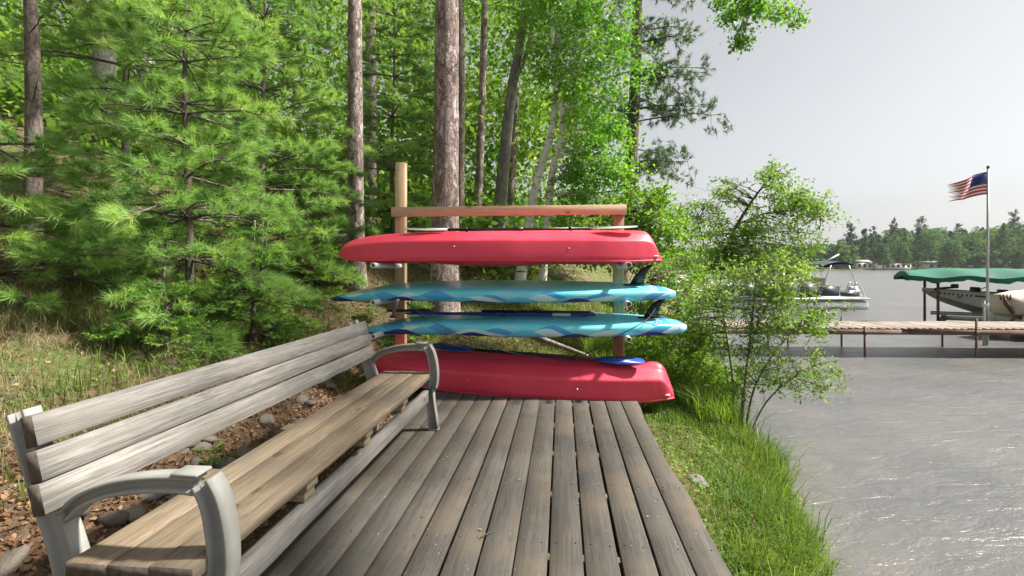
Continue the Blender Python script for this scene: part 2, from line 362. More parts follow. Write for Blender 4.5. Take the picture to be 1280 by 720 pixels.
M['ndl_red'] = leafy('red_pine_needles', [(.0, (.045, .085, .04)), (.5, (.085, .14, .065)), (1., (.15, .20, .095))], .3, 1.0)
M['ndl_fir'] = leafy('fir_needles', [(.0, (.05, .14, .03)), (.4, (.12, .26, .04)), (.75, (.27, .40, .065)), (1., (.45, .50, .14))], .42, 2.2, .65)
M['grass'] = leafy('grass_blades', [(.0, (.065, .135, .02)), (.45, (.125, .23, .03)), (.8, (.21, .28, .045)), (1., (.38, .34, .14))], .45, 1.5, .45, gain=(1, 1, 1))
M['tallgrass'] = leafy('tall_grass_blades', [(.0, (.09, .19, .02)), (.5, (.19, .32, .04)), (1., (.36, .42, .08))], .5, 1.5, .5, gain=(1, 1, 1))
M['drygrass'] = leafy('dry_grass_blades', [(.0, (.12, .15, .045)), (.3, (.19, .17, .08)), (.6, (.29, .235, .15)), (1., (.38, .33, .24))], .3, 1.4, .55, gain=(1, 1, 1))
M['litter'] = leafy('dead_leaves', [(.0, (.085, .045, .026)), (.35, (.21, .11, .06)), (.7, (.36, .21, .12)), (1., (.50, .37, .25))], .15, 3.5, .4, .7, gain=(1, 1, 1))
M['redleaf'] = leafy('red_leaves', [(.0, (.20, .05, .04)), (1., (.36, .12, .07))], .4)
def ground_mat():
    t = NT('forest_floor'); co = t.n('ShaderNodeTexCoord').outputs['Object']
    n = t.noise(co, 1.1, 6, .65); f = t.noise(co, 14, 6, .75)
    c = t.ramp(f, [(.3, (.06, .042, .028)), (.5, (.15, .105, .07)), (.72, (.30, .225, .15))])
    g = t.ramp(f, [(.3, (.045, .085, .022)), (.7, (.13, .18, .05))])
    sx = t.n('ShaderNodeSeparateXYZ'); t.l(co, sx.inputs[0])            # the bed of litter behind the bench stays brown
    bed = t.math('MULTIPLY', t.math('LESS_THAN', sx.outputs[0], -1.3), t.math('GREATER_THAN', t.math('ADD', sx.outputs[0], t.math('MULTIPLY', n, .8)), -2.8))
    c = t.mix(t.math('MULTIPLY', t.ramp(n, [(.40, 0.), (.60, .85)]), t.math('SUBTRACT', 1., bed)), c, g)
    return t.done(t.pbr(c, .95, t.bump(f, .8, .05), spec=.1))
M['ground'] = ground_mat()
def stone_mat():
    t = NT('field_stone'); co = t.obj_co(True); oi = t.n('ShaderNodeObjectInfo').outputs['Random']
    n = t.noise(co, 9, 6, .7); c = t.ramp(oi, [(.0, (.15, .125, .108)), (.35, (.28, .235, .185)), (.6, (.19, .18, .178)), (1., (.32, .27, .21))])
    c = t.mix(1., c, t.ramp(n, [(.3, .55), (.7, 1.15)]), 'MULTIPLY')
    return t.done(t.pbr(c, .75, t.bump(n, .5, .01), spec=.3))
M['stone'] = stone_mat()
def water_mat():
    t = NT('lake_water'); co = t.n('ShaderNodeTexCoord').outputs['Object']
    rot = t.n('ShaderNodeVectorRotate'); rot.rotation_type = 'Z_AXIS'; rot.inputs['Angle'].default_value = R(-14); t.l(co, rot.inputs['Vector']); co2 = rot.outputs[0]
    a = t.noise(t.scale(co2, (1.0, 2.4, 1)), 2.1, 5, .62, .5); b = t.noise(t.scale(co2, (1.0, 2.0, 1)), 8.5, 4, .6, .4); c_ = t.noise(t.scale(co2, (1, 1.6, 1)), .35, 3, .5)
    h = t.math('ADD', t.math('ADD', t.math('MULTIPLY', a, .55), t.math('MULTIPLY', b, .13)), t.math('MULTIPLY', c_, .5))
    m = t.noise(co, .8, 4, .6); col = t.ramp(m, [(.35, (.082, .086, .092)), (.65, (.120, .117, .114))])
    return t.done(t.pbr(col, .30, t.bump(h, 1.0, .065), spec=.5, **{'IOR': 1.33}))
M['water'] = water_mat()
M['alu'] = plain('brushed_aluminium', (.55, .56, .57), .35, .75, .08, 4, .03)
M['galv'] = plain('galvanised_steel', (.42, .44, .46), .45, .6, .10, 4, .03)
M['rust'] = plain('rusty_steel', (.14, .08, .065), .7, .3, .25, 6, .1)
M['boatgrey'] = plain('grey_boat_paint', (.46, .47, .49), .35, .0, .08, 3, .02)
M['boatlow'] = plain('lower_hull_grey', (.27, .265, .26), .45, .0, .12, 3, .03)
M['navy'] = plain('navy_stripe', (.02, .028, .07), .35)
M['greencanvas'] = plain('green_canvas', (.008, .125, .082), .75, 0, .18, 1.6, .2, .3)
M['beige'] = plain('beige_canvas', (.52, .47, .40), .8, 0, .10, 2.5, .2, .2)
M['bimini'] = plain('navy_canvas', (.03, .05, .085), .7, 0, .2, 4, .1)
M['fence'] = plain('dark_blue_panel', (.075, .095, .11), .4, 0, .15, 2)
M['tan'] = plain('tan_vinyl', (.56, .48, .38), .6)
M['housewall'] = plain('white_siding', (.82, .82, .80), .7, 0, .04, .5)
M['roofgrey'] = plain('grey_shingle', (.26, .25, .25), .85, 0, .15, .8)
M['glassdark'] = plain('dark_window_glass', (.03, .035, .04), .1)
M['flagred'] = plain('flag_red', (.50, .03, .045), .8, 0, .12, 5, .1, .2)
M['flagwhite'] = plain('flag_white', (.74, .72, .70), .8, 0, .05, 5, .1, .2)
M['flagblue'] = plain('flag_blue', (.025, .045, .21), .8, 0, .12, 5, .1, .2)
M['strap'] = plain('grey_strap', (.10, .10, .11), .6)
# ---------------------------------------------------------------- ground, lake, far shore
def axis(parts): return np.concatenate([np.arange(a, b, st) for a, b, st in parts])
gx = axis([(-150, -40, 10), (-40, -14, 1.6), (-14, -7, .45), (-7, 6, .09), (6, 14, .5), (14, 32, 2)])
gy = axis([(-30, -4, 2.5), (-4, -.5, .4), (-.5, 9.5, .09), (9.5, 20, .45), (20, 50, 1.6), (50, 140, 8)])
GX, GY = np.meshgrid(gx, gy, indexing='ij'); GZ = terrain(GX, GY)
GZ += np.where((GX > -7) & (GX < 6) & (GY < 9.5), rng.normal(0, .006, GX.shape), 0)
ground = MB().grid(np.stack([GX, GY, GZ], -1)[::-1]).build('ground', M['ground'], smooth=True); tag(ground, kind='structure', label='sloping forest floor and grassy lake bank around the deck')
b = MB(); wx = np.linspace(-60, 900, 25); wy = np.linspace(-60, 700, 21); WX, WY = np.meshgrid(wx, wy, indexing='ij')
water = b.grid(np.stack([WX, WY, np.full_like(WX, WATER)], -1)[::-1]).build('lake_water', M['water']); tag(water, kind='structure', label='rippled grey brown lake water')
def far_h(xc, d):
    s = np.maximum(0, d - 166 - 4*np.sin(xc*.05)); return WATER - .5 + np.minimum(s*.30, .9) + np.maximum(0, s-12)*.085*(.7+.3*np.sin(xc*.021+1))
b = MB(); fx = np.linspace(-40, 420, 60); fd = np.concatenate([np.linspace(160, 190, 12), np.linspace(196, 330, 14)]); FX, FD = np.meshgrid(fx, fd, indexing='ij')
fz = far_h(FX, FD); fw = w2(FX, FD)
tm = NT('far_bank_grass'); tco = tm.n('ShaderNodeTexCoord').outputs['Object']
mfar = tm.done(tm.pbr(tm.ramp(tm.noise(tco, .12, 4), [(.35, (.05, .08, .025)), (.65, (.12, .12, .05))]), .95, spec=.1))
hill = b.grid(np.stack([fw[0], fw[1], fz], -1)[::-1]).build('far_shore_hill', mfar, smooth=True); tag(hill, kind='structure', label='low wooded hill on the far shore of the lake')
# ---- trees of the far shore
def far_tree_pts(xc, d, h, kind):
    z0 = float(far_h(xc, d)); n = int(230 + h*16); u = rng.uniform(0, 1, n)
    if kind == 'pine':
        zz = .28 + .72*u; tier = .5+.5*np.sin(zz*37+xc); r = h*.17*(1-zz**2.2)*(.45+.75*tier)+.25; up = .5
    else:
        zz = .12 + .88*u; r = h*.33*np.sqrt(np.clip(1-((zz-.5)/.53)**2, 0, 1))*(.8+.35*np.sin(zz*13+xc))
    a = rng.uniform(0, 6.283, n); q = np.sqrt(rng.uniform(.25, 1, n))
    lob = 1+.25*np.sin(a*3+xc*1.7+zz*5)
    x, y = xc + np.cos(a)*r*q*lob, d + np.sin(a)*r*q*lob; X, Y = w2(x, y)
    return np.stack([X, Y, z0 + zz*h], 1)
def sky_row(px): return np.interp(px, [940, 985, 1015, 1060, 1085, 1120, 1152, 1180, 1205, 1235, 1262, 1280, 1500], [306, 303, 299, 296, 289, 282, 277, 283, 284, 281, 273, 270, 262])
decs, pins = [], []
for i in range(330):
    xc = rng.uniform(60, 235); d = 172 + 75*rng.uniform(0, 1)**1.5; px = 640+F*xc/d
    if d < 182 and (1066 < px < 1142 or 1156 < px < 1182): continue
    zt = H + (HZ - (sky_row(px)+rng.uniform(1, 9) + (247-d)*.20*rng.uniform(.2, 1)))/F*d; h = zt - far_h(xc, d)
    h = max(6, min(h, 26)); pine = rng.uniform() < (.55 if d > 200 else .22)
    (pins if pine else decs).append(far_tree_pts(xc, d, h, 'pine' if pine else 'dec'))
for i in range(70):
    xc = rng.uniform(60, 235); d = rng.uniform(169, 174); px = 640+F*xc/d
    if 1064 < px < 1145 or 1155 < px < 1186: continue
    decs.append(far_tree_pts(xc, d, rng.uniform(4, 9), 'dec'))
tag(obj('far_wood', leaf_mesh('far_wood', np.concatenate(decs), .85, .45, .8), M['leaf_far']), 'green deciduous wood covering the hill across the lake', 'wood', kind='stuff')
tag(obj('far_pine_wood', leaf_mesh('far_pine_wood', np.concatenate(pins), .8, .6, .6), M['leaf_farpine']), 'dark pines mixed through the wood across the lake', 'wood', kind='stuff')
def far_tree(px, top, d, kind, label, wide=1.0, bare=.3):
    xc = (px-640)/F*d; z0 = float(far_h(xc, d)); h = H+(HZ-top)/F*d - z0; X, Y = w2(xc, d)
    t = thing('far_pine' if kind == 'pine' else 'far_tree', label, 'tree', (X, Y, z0), 'single trees on the far shore')
    MB().tube([(X, Y, z0-.3), (X, Y, z0+h*.5), (X+.2, Y, z0+h*.98)], [h*.018, h*.012, .03], 6).build('trunk', M['bark_dark'], t)
    n = 900; u = rng.uniform(0, 1, n)
    if kind == 'pine':
        nb_ = 34; bz = np.sort(bare + (1-bare)*rng.uniform(0, 1, nb_)**.9); ba = rng.uniform(0, 6.28, nb_); bl = h*.19*wide*(1.1-bz)**.55*rng.uniform(.45, 1.15, nb_); k = rng.integers(0, nb_, n)
        q = np.sqrt(rng.uniform(.02, 1, n)); zz = bz[k] + q*.03 + rng.normal(0, .022, n); aa = ba[k] + rng.normal(0, .30, n); r = bl[k]*q + rng.uniform(0, .25, n)
    else:
        zz = .15+.85*u; aa = rng.uniform(0, 6.28, n); r = h*.30*wide*np.sqrt(np.clip(1-((zz-.52)/.5)**2, 0, 1))*np.sqrt(rng.uniform(.3, 1, n))*(1+.3*np.sin(aa*3+zz*9))
    C = np.stack([X+np.cos(aa)*r, Y+np.sin(aa)*r, z0+zz*h], 1)
    obj('crown', leaf_mesh('crown', C, .72, .6, .6), M['leaf_farpine'] if kind == 'pine' else M['leaf_far'], t)
far_tree(1064, 281, 176, 'pine', 'far flat-topped pine standing alone at the end of the skyline', 1.25, .5)
far_tree(1080, 288, 184, 'pine', 'narrow pointed far pine just past the flat-topped one', .7)
far_tree(1091, 284, 188, 'pine', 'pointed dark far pine above the first white cottage', .9)
far_tree(1118, 276, 196, 'pine', 'tall dark far pine above the second white cottage', 1.1, .35)
far_tree(1152, 273, 205, 'pine', 'highest dark pine in the middle of the far skyline', 1.2, .4)
far_tree(1199, 280, 205, 'pine', 'dark far pine just before the flag pole on the skyline', 1.1, .4)
far_tree(1267, 265, 188, 'pine', 'tall ragged far pine past the flag pole', 1.2, .35)
far_tree(1104, 305, 169.6, 'dec', 'bright round far tree between the first two cottages', .8)
far_tree(1128, 304, 172, 'dec', 'round far tree behind the second white cottage', .9)
far_tree(1190, 300, 170, 'dec', 'broad pale green far tree beside the third cottage', 1.15)
def far_house(px0, px1, row0, row1, d, label, nwin):
    xa, xb = (px0-640)/F*d, (px1-640)/F*d; z0 = float(far_h((xa+xb)/2, d)); zt = z0 + (row1-row0)/F*d; eave = z0+(zt-z0)*.66
    c = w2((xa+xb)/2, d+2.5); t = thing('white_cottage', label, 'house', (c[0], c[1], z0), 'cottages on the far shore')
    def cam_box(b, x0, x1, d0, d1, za, zb):
        pts = [w2(x0, d0), w2(x1, d0), w2(x1, d1), w2(x0, d1)]; b.prism(pts, za, zb)
    b = MB(); cam_box(b, xa, xb, d, d+5, z0-.6, eave); b.build('wall', M['housewall'], t)
    b = MB(); o = .4; V = [(*w2(xa-o, d-o), eave), (*w2(xb+o, d-o), eave), (*w2(xb+o, d+5+o), eave), (*w2(xa-o, d+5+o), eave), (*w2(xa-o*.5, d+2.5), zt), (*w2(xb+o*.5, d+2.5), zt)]
    b.add(V, [(0,1,5,4), (2,3,4,5), (1,2,5), (3,0,4), (3,2,1,0)]); b.build('roof', M['roofgrey'], t)
    for i in range(nwin):
        x0 = xa + (xb-xa)*(i+.22)/nwin; x1 = xa+(xb-xa)*(i+.72)/nwin
        b = MB(); cam_box(b, x0-.08, x1+.08, d-.05, d+.02, z0+.55, eave-.3); w = b.build('window', M['housewall'], t)
        b = MB(); cam_box(b, x0, x1, d-.09, d-.05, z0+.63, eave-.38); b.build('pane', M['glassdark'], w)
far_house(1071, 1091, 325, 336.5, 171, 'small white gabled cottage by the water across the lake, nearest the bush', 3)
far_house(1107, 1139, 326.5, 337, 171, 'long low white cottage across the lake, middle of the three', 5)
far_house(1160, 1178, 324.5, 334.5, 174, 'pale cottage across the lake partly behind the green boat canopy', 2)

# ---------------------------------------------------------------- plank deck
DX1, DY0, DY1, NB, PITCH = .686, -.9, 5.30, 14, .1485
deck = thing('plank_deck', 'weathered grey plank deck beside the lake', 'deck', (0, 0, -.12))
ys = np.linspace(DY0, DY1, 40)
for i in range(NB):
    x1 = DX1 - i*PITCH; x0 = x1 - .140 + rng.uniform(-.003, .003)
    e1 = rng.normal(0, .0012, 40).cumsum()*.25; e0 = rng.normal(0, .0012, 40).cumsum()*.25; zz = rng.normal(0, .0008, 40).cumsum()*.4 + rng.uniform(-.002, .002); zz -= zz.mean(); zz = np.clip(zz, -.004, .004)
    if i == 0: e1 = e1 + .012*np.sin(ys*2.9+.6) + .006*np.sin(ys*7.3) - .01
    bv = .004; ring = []
    for k, y in enumerate(ys):
        a, c = x0+e0[k], x1+e1[k]; z = zz[k]
        ring.append([(a, y, z-.036), (c, y, z-.036), (c, y, z-bv), (c-bv, y, z), (a+bv, y, z), (a, y, z-bv)])
    pl = MB().loft(np.array(ring)[:, ::-1]).build('plank', M['deck'], deck)
    sb = MB()
    for y in np.arange(DY0+.1, DY1, .61):
        for fx_ in (.2, .8):
            cx, cyy = x0+(x1-x0)*fx_+rng.uniform(-.006, .006), y+rng.uniform(-.012, .012)
            a = np.arange(6)/6*6.283; sb.prism(np.stack([cx+.0033*np.cos(a), cyy+.0033*np.sin(a)], 1), -.003, .0048)
    sb.build('screws', M['screw'], pl, kind='stuff')
for y in np.arange(DY0+.1, DY1, .61):
    MB().box((DX1-NB*PITCH+.03, y-.019, -.125), (DX1-.03, y+.019, -.0405)).build('joist', M['block'], deck)
MB().box((DX1-.055, DY0+.02, -.16), (DX1-.02, DY1-.02, -.041)).build('rim_joist', M['deck'], deck)
# ---------------------------------------------------------------- stones in the border behind the bench (pieces of the ground)
def stone_mesh(seed):
    r = np.random.default_rng(seed); n, m = 12, 8
    V = [(0, 0, 1.)]; 
    for i in range(1, m):
        for j in range(n):
            a, p = j/n*6.283, i/m*math.pi; V.append((math.sin(p)*math.cos(a), math.sin(p)*math.sin(a), math.cos(p)))
    V.append((0, 0, -1.)); V = np.array(V)
    for _ in range(6):
        d = unit(r.normal(size=3)); lim = r.uniform(.45, .85); s = V @ d; V -= np.maximum(0, s-lim)[:, None]*d*.9
    V += r.normal(0, .025, V.shape)
    fs = [(0, 1+j, 1+(j+1) % n) for j in range(n)]
    for i in range(m-2): fs += [(1+i*n+j, 1+(i+1)*n+j, 1+(i+1)*n+(j+1) % n, 1+i*n+(j+1) % n) for j in range(n)]
    e = len(V)-1; fs += [(e, 1+(m-2)*n+(j+1) % n, 1+(m-2)*n+j) for j in range(n)]
    b = MB().add(V, fs); me = b.mesh('stone'); me.materials.append(M['stone']); me.polygons.foreach_set('use_smooth', np.ones(len(me.polygons), bool)); return me
stones = [stone_mesh(s) for s in range(7)]
def stone(x, y, r, k, sink=.35):
    o = bpy.data.objects.new('stone', stones[k % 7]); COL.objects.link(o); o.parent = ground
    sz = np.array((1.25, .95, .7))*r*rng.uniform(.85, 1.15, 3); o.scale = sz
    o.location = (x, y, float(terrain(x, y)) + sz[2]*(1-2*sink)*.6); o.rotation_euler = (rng.uniform(-.3, .3), rng.uniform(-.3, .3), rng.uniform(0, 6.28))
k = 0
for i in range(105):
    y = rng.uniform(.9, 5.0); x = -1.60 - rng.uniform(0, 1.0); k += 1
    stone(x, y, rng.uniform(.025, .085), k, .28)
for px, d, r in [(243, 2.55, .10), (275, 2.6, .08), (232, 2.2, .07), (300, 3.0, .09), (318, 3.1, .07), (265, 2.3, .05), (205, 2.0, .07), (346, 3.5, .08)]:
    k += 1; x, y = w2((px-640)/F*d, d); stone(min(x, -1.6), y, r, k)
for px, d, r in [(330, 4.9, .05), (345, 5.0, .06), (318, 4.9, .05), (392, 5.2, .04), (170, 4.1, .04)]:
    k += 1; x, y = w2((px-640)/F*d, d); stone(x, y, r, k)
x, y = w2(1.27, 3.35); stone(x, y, .075, 4, .3)
for i in range(16):
    d = rng.uniform(2.2, 5); xc = shore(d)-rng.uniform(-.08, .12); x, y = w2(xc, d); stone(x, y, rng.uniform(.03, .07), i)
# ---------------------------------------------------------------- bench
bench = thing('park_bench', 'long weathered plank bench with pale grey cast arms on the deck', 'bench', (-1.2, 2.5, 0))
def plank_y(x0, x1, z0, z1, y0, y1, warp=.002, bev=.0022, tilt=0., piv=None):
    """board along Y with eased edges, section in XZ, turned by tilt"""
    ys = np.linspace(y0, y1, 22); sec = np.array([(x0+bev, z0), (x1-bev, z0), (x1, z0+bev), (x1, z1-bev), (x1-bev, z1), (x0+bev, z1), (x0, z1-bev), (x0, z0+bev)])
    if tilt:
        p = np.array(piv); c, s = math.cos(tilt), math.sin(tilt); q = sec-p; sec = np.stack([q[:,0]*c-q[:,1]*s, q[:,0]*s+q[:,1]*c], 1)+p
    ph = rng.uniform(0, 6, 2); w = np.stack([np.sin(ys*2.1+ph[0]), np.sin(ys*1.7+ph[1])], 1)*warp
    ring = np.array([[(a+w[k, 0]+rng.normal(0, .0006), y, c+w[k, 1]+rng.normal(0, .0006)) for a, c in sec] for k, y in enumerate(ys)])
    return Plank(ring[:, ::-1])
class Plank:
    def __init__(s, r): s.b = MB().loft(r)
    def build(s, name, m, root):
        o = s.b.build(name, m, root); o.data.materials.append(M['endgrain']); n = len(o.data.polygons)
        for k in (n-2, n-1): o.data.polygons[k].material_index = 1
        return o
BY0, BY1 = 1.335, 3.70                              # the two cast end frames
SX = [(-1.365, -1.245), (-1.240, -1.118), (-1.112, -.985)]
for a, c in SX: plank_y(a, c, .392, .430, 1.245, 3.735).build('seat_board', M['seat'], bench)
tl = R(14)
for k in range(3):                                  # back boards, two-by-fours leaning back
    z0 = .548 + k*.0955; plank_y(-1.472, -1.434, z0, z0+.089, 1.255+.01*k, 3.72-.008*k, tilt=tl, piv=(-1.43, .55)).build('back_board', M['bench'], bench)
plank_y(-1.034, -.996, .218, .306, 1.30, 3.69).build('front_rail', M['bench'], bench)
plank_y(-1.43, -1.392, .218, .306, 1.30, 3.69).build('rear_rail', M['bench'], bench)
for y in (1.92, 2.52, 3.12):
    MB().box((-1.47, y-.045, .3495), (-1.0, y+.045, .3905), .003).build('support_block', M['block'], bench)
    MB().box((-1.455, y-.042, .3075), (-1.012, y+.042, .3485), .003).build('support_block', M['block'], bench)
def ibeam(path, width, y, depth=.05, fl=.010, web=.012):
    """I-section swept along a path in XZ; width is in the plane"""
    p = np.asarray(path, float); t = unit(np.gradient(p, axis=0)); n = np.stack([-t[:,1], t[:,0]], 1); w = np.broadcast_to(width, (len(p),))
    d2, w2_ = depth/2, web/2; rings = []
    for k in range(len(p)):
        h = w[k]/2
        sec = [(-h, -d2), (-h, d2), (-h+fl, d2), (-h+fl, w2_), (h-fl, w2_), (h-fl, d2), (h, d2), (h, -d2), (h-fl, -d2), (h-fl, -w2_), (-h+fl, -w2_), (-h+fl, -d2)]
        rings.append([(p[k,0]+n[k,0]*a, y+c, p[k,1]+n[k,1]*a) for a, c in sec])
    return MB().loft(np.array(rings))
for y in (BY0, BY1):
    up = curve([(-1.46, -.06), (-1.442, .12), (-1.428, .30), (-1.462, .44), (-1.525, .60), (-1.60, .815)], 26)
    ibeam(up, np.linspace(.105, .062, 26), y).build('back_leg', M['resin'], bench)
    arm = curve([(-1.452, .512), (-1.39, .566), (-1.30, .601), (-1.20, .619), (-1.10, .625), (-1.035, .622)], 22)
    a_ = ibeam(arm, np.linspace(.040, .050, 22), y, .056).build('armrest', M['resin'], bench)
    MB().box((-1.102, y-.033, .650), (-1.020, y+.033, .660), .003).build('arm_pad', M['resin'], a_)
    fr = curve([(-1.015, .632), (-.985, .575), (-.965, .48), (-.962, .39), (-.975, .312)], 20)
    ibeam(fr, np.linspace(.058, .064, 20), y, .062).build('arm_front', M['resin'], bench)
    lg = np.array([(-.992, .318), (-.985, .2), (-.972, .1), (-.962, .001)])
    ibeam(lg, np.array([.055, .058, .064, .07]), y, .056).build('front_leg', M['resin'], bench)
    MB().box((-1.005, y-.03, .001), (-.925, y+.03, .010), .002).build('foot', M['resin'], bench)
    MB().box((-1.42, y-.014, .330), (-1.0, y+.014, .3885), .003).build('seat_bracket', M['resin'], bench)
# ---------------------------------------------------------------- storage rack
RY = 5.50
rk = c2(0, 0)
def on_rack(px):                                    # world X of a pixel column on the rack plane (world Y fixed)
    a = (px-640)/F; d = RY/(cT + a*sT); return w2(a*d, d)[0]
XL, XR = on_rack(501.5), on_rack(773)
zg = lambda x, y: float(terrain(x, y))
rack = thing('kayak_rack', 'new timber rack with white pipe arms holding kayaks and boards', 'rack', ((XL+XR)/2, RY, zg(0, RY)))
def zrow(row, x, y): return H + (HZ-row)/F*c2(x, y)[1]
b = MB().box((XL-.055, RY-.045, zg(XL, RY)-.4), (XL+.055, RY+.045, zrow(204, XL, RY)), .002); b.build('post', M['fresh'], rack)
b = MB().box((XR-.055, RY-.045, zg(XR, RY)-.4), (XR+.055, RY+.045, zrow(262, XR, RY)), .002); o = b.build('post', M['redpost'], rack); o['label'] = 'reddish treated right post'
MB().box((on_rack(492), RY-.086, zrow(272, XL, RY)+.004), (on_rack(782), RY-.0455, zrow(260, XL, RY)), .0015).build('cross_beam', M['freshx'], rack)
PZ = [(1.232, 1.236), (.872, .876), (.545, .55)]
for x, s in ((XL, 0), (XR, 1)):
    for zz in PZ:
        z = zz[s]; y1, y0 = RY+.12, RY-.86; x_ = x + (.085 if s else -.085)*0
        a = np.arange(14)/14*6.283
        def ring(r, y): return np.stack([x_+r*np.cos(a), np.full(14, y), z+(y1-y)*.012+r*np.sin(a)], 1)
        p = MB().loft(np.array([ring(.027, y1), ring(.027, y0), ring(.021, y0), ring(.021, y0+.5)]), cap=False).build('pipe_arm', M['pvc'], rack, smooth=True)
        MB().loft(np.array([ring(.0205, y0+.03), ring(.0205, y0+.12)])).build('pipe_inside', M['pvcin'], p)
# ---------------------------------------------------------------- kayaks (both lie hull up)
def kayak_bm(L):
    s = np.concatenate([np.linspace(0, .06, 10)[:-1], np.linspace(.06, .94, 44)[:-1], np.linspace(.94, 1, 10)])
    top = np.interp(s, [0, .006, .02, .04, .07, .11, .16, .25, .45, .7, .93, .958, .972, .985, 1], [.115, .150, .190, .222, .252, .276, .292, .306, .320, .328, .328, .318, .285, .19, .060])
    bot = np.interp(s, [0, .02, .05, .09, .2, .8, .9, 1], [.075, .03, .008, .0, .0, .0, .002, .02])
    hw = np.interp(s, [0, .01, .04, .09, .17, .3, .45, .55, .7, .82, .9, .955, .985, 1], [.03, .075, .14, .20, .27, .335, .365, .37, .345, .295, .24, .185, .15, .11])
    k = np.hanning(5); k /= k.sum(); pad = lambda v: np.convolve(np.pad(v, 2, 'edge'), k, 'valid')
    top, bot, hw = (np.where((np.arange(len(s)) > 1) & (np.arange(len(s)) < len(s)-2), pad(v), v) for v in (top, bot, hw))
    sec = np.array([(1.0, .0), (1.03, .06), (1.025, .16), (1.01, .30), (.99, .44), (.972, .575), (.962, .615), (.935, .645), (.89, .672), (.76, .755), (.60, .85), (.57, .866), (.53, .878), (.40, .90), (.33, .91), (.27, .915), (.20, .955), (.12, .985), (0, 1.0)])
    half = np.stack([sec[:, 0], sec[:, 1]], 1); full = np.vstack([half, half[-2::-1]*[-1, 1]]); n = len(full)
    S = np.zeros((len(s), n, 3)); S[:, :, 0] = ((s-.5)*L)[:, None]; S[:, :, 1] = -full[None, :, 0]*hw[:, None]; S[:, :, 2] = bot[:, None] + full[None, :, 1]*(top-bot)[:, None]
    # stern leans: push lower rows of the last stations outwards
    return S
def make_kayak(name, label, loc, rz, pitch, roll, L=3.28):
    t = thing(name, label, 'kayak', loc, 'red kayaks', rz); t.rotation_euler = (roll, pitch, rz)
    S = kayak_bm(L); MB().loft(S, closed=False, cap=False).build('hull', M['red'], t, True, True)
    n = S.shape[1]; g = S[:, [0, n-1]].copy()
    # gunwale rim and the deck that faces down
    for side in (0, 1): MB().tube(g[:, side] + [0, 0, .004], .010, 6).build('rim', M['red'], t, True, True)
    a = g[:, 0]; c = g[:, 1]; mid = (a+c)/2 + [0, 0, .05]
    MB().grid(np.stack([a, (a+mid)/2+[0, 0, .01], mid, (c+mid)/2+[0, 0, .01], c], 1)).build('top_deck', M['red'], t, True, True)
    seat = []
    for u in np.linspace(0, 1, 22):
        x = (-.20+.36*u)*L; w = .27*math.sin(math.pi*min(1, max(0, u)))**.35 if 0 < u < 1 else .02; h = -.034*math.sin(math.pi*u)**.5 if 0 < u < 1 else 0
        seat.append([(x, -w, .03), (x, -w*.96, h), (x, 0, h-.004), (x, w*.96, h), (x, w, .03)])
    MB().loft(np.array(seat), closed=True).build('seat_moulding', M['red'], t, True, True)
    for x, z in ((-.115*L, .135), (-.28*L, .13), (.22*L, .12)):
        a_ = np.arange(8)/8*6.283; yy = np.interp(x/L+.5, [.2, .35, .5, .7], [-.268, -.342, -.365, -.345])*.995
        MB().loft(np.stack([np.stack([x+r*np.cos(a_), np.full(8, yy-o_), z+r*np.sin(a_)], 1) for r, o_ in ((.009, -.012), (.009, .010), (.004, .013))])).build('rivet', M['alu'], t, False, True)
    MB().box((.462*L, -.168, .052), (.487*L, -.138, .068), .003).build('maker_plate', M['white'], t, False, True)
    return t
def rack_pt(px, y, z):                              # world point at a pixel column on world plane Y=y
    a = (px-640)/F; d = y/(cT+a*sT); return np.array((w2(a*d, d)[0], y, z))
KX = rack_pt(620.5, 5.06, 1.276)
k1 = make_kayak('kayak', 'red kayak lying hull up on the top arms of the rack', KX, R(2.0), R(.3), R(-2))
X0, Y0 = w2(.005, 5.10)
k2 = make_kayak('kayak', 'red kayak lying hull up on the deck boards under the rack', (X0, Y0, .03), R(-7.0), R(1.2), R(6), 3.14)
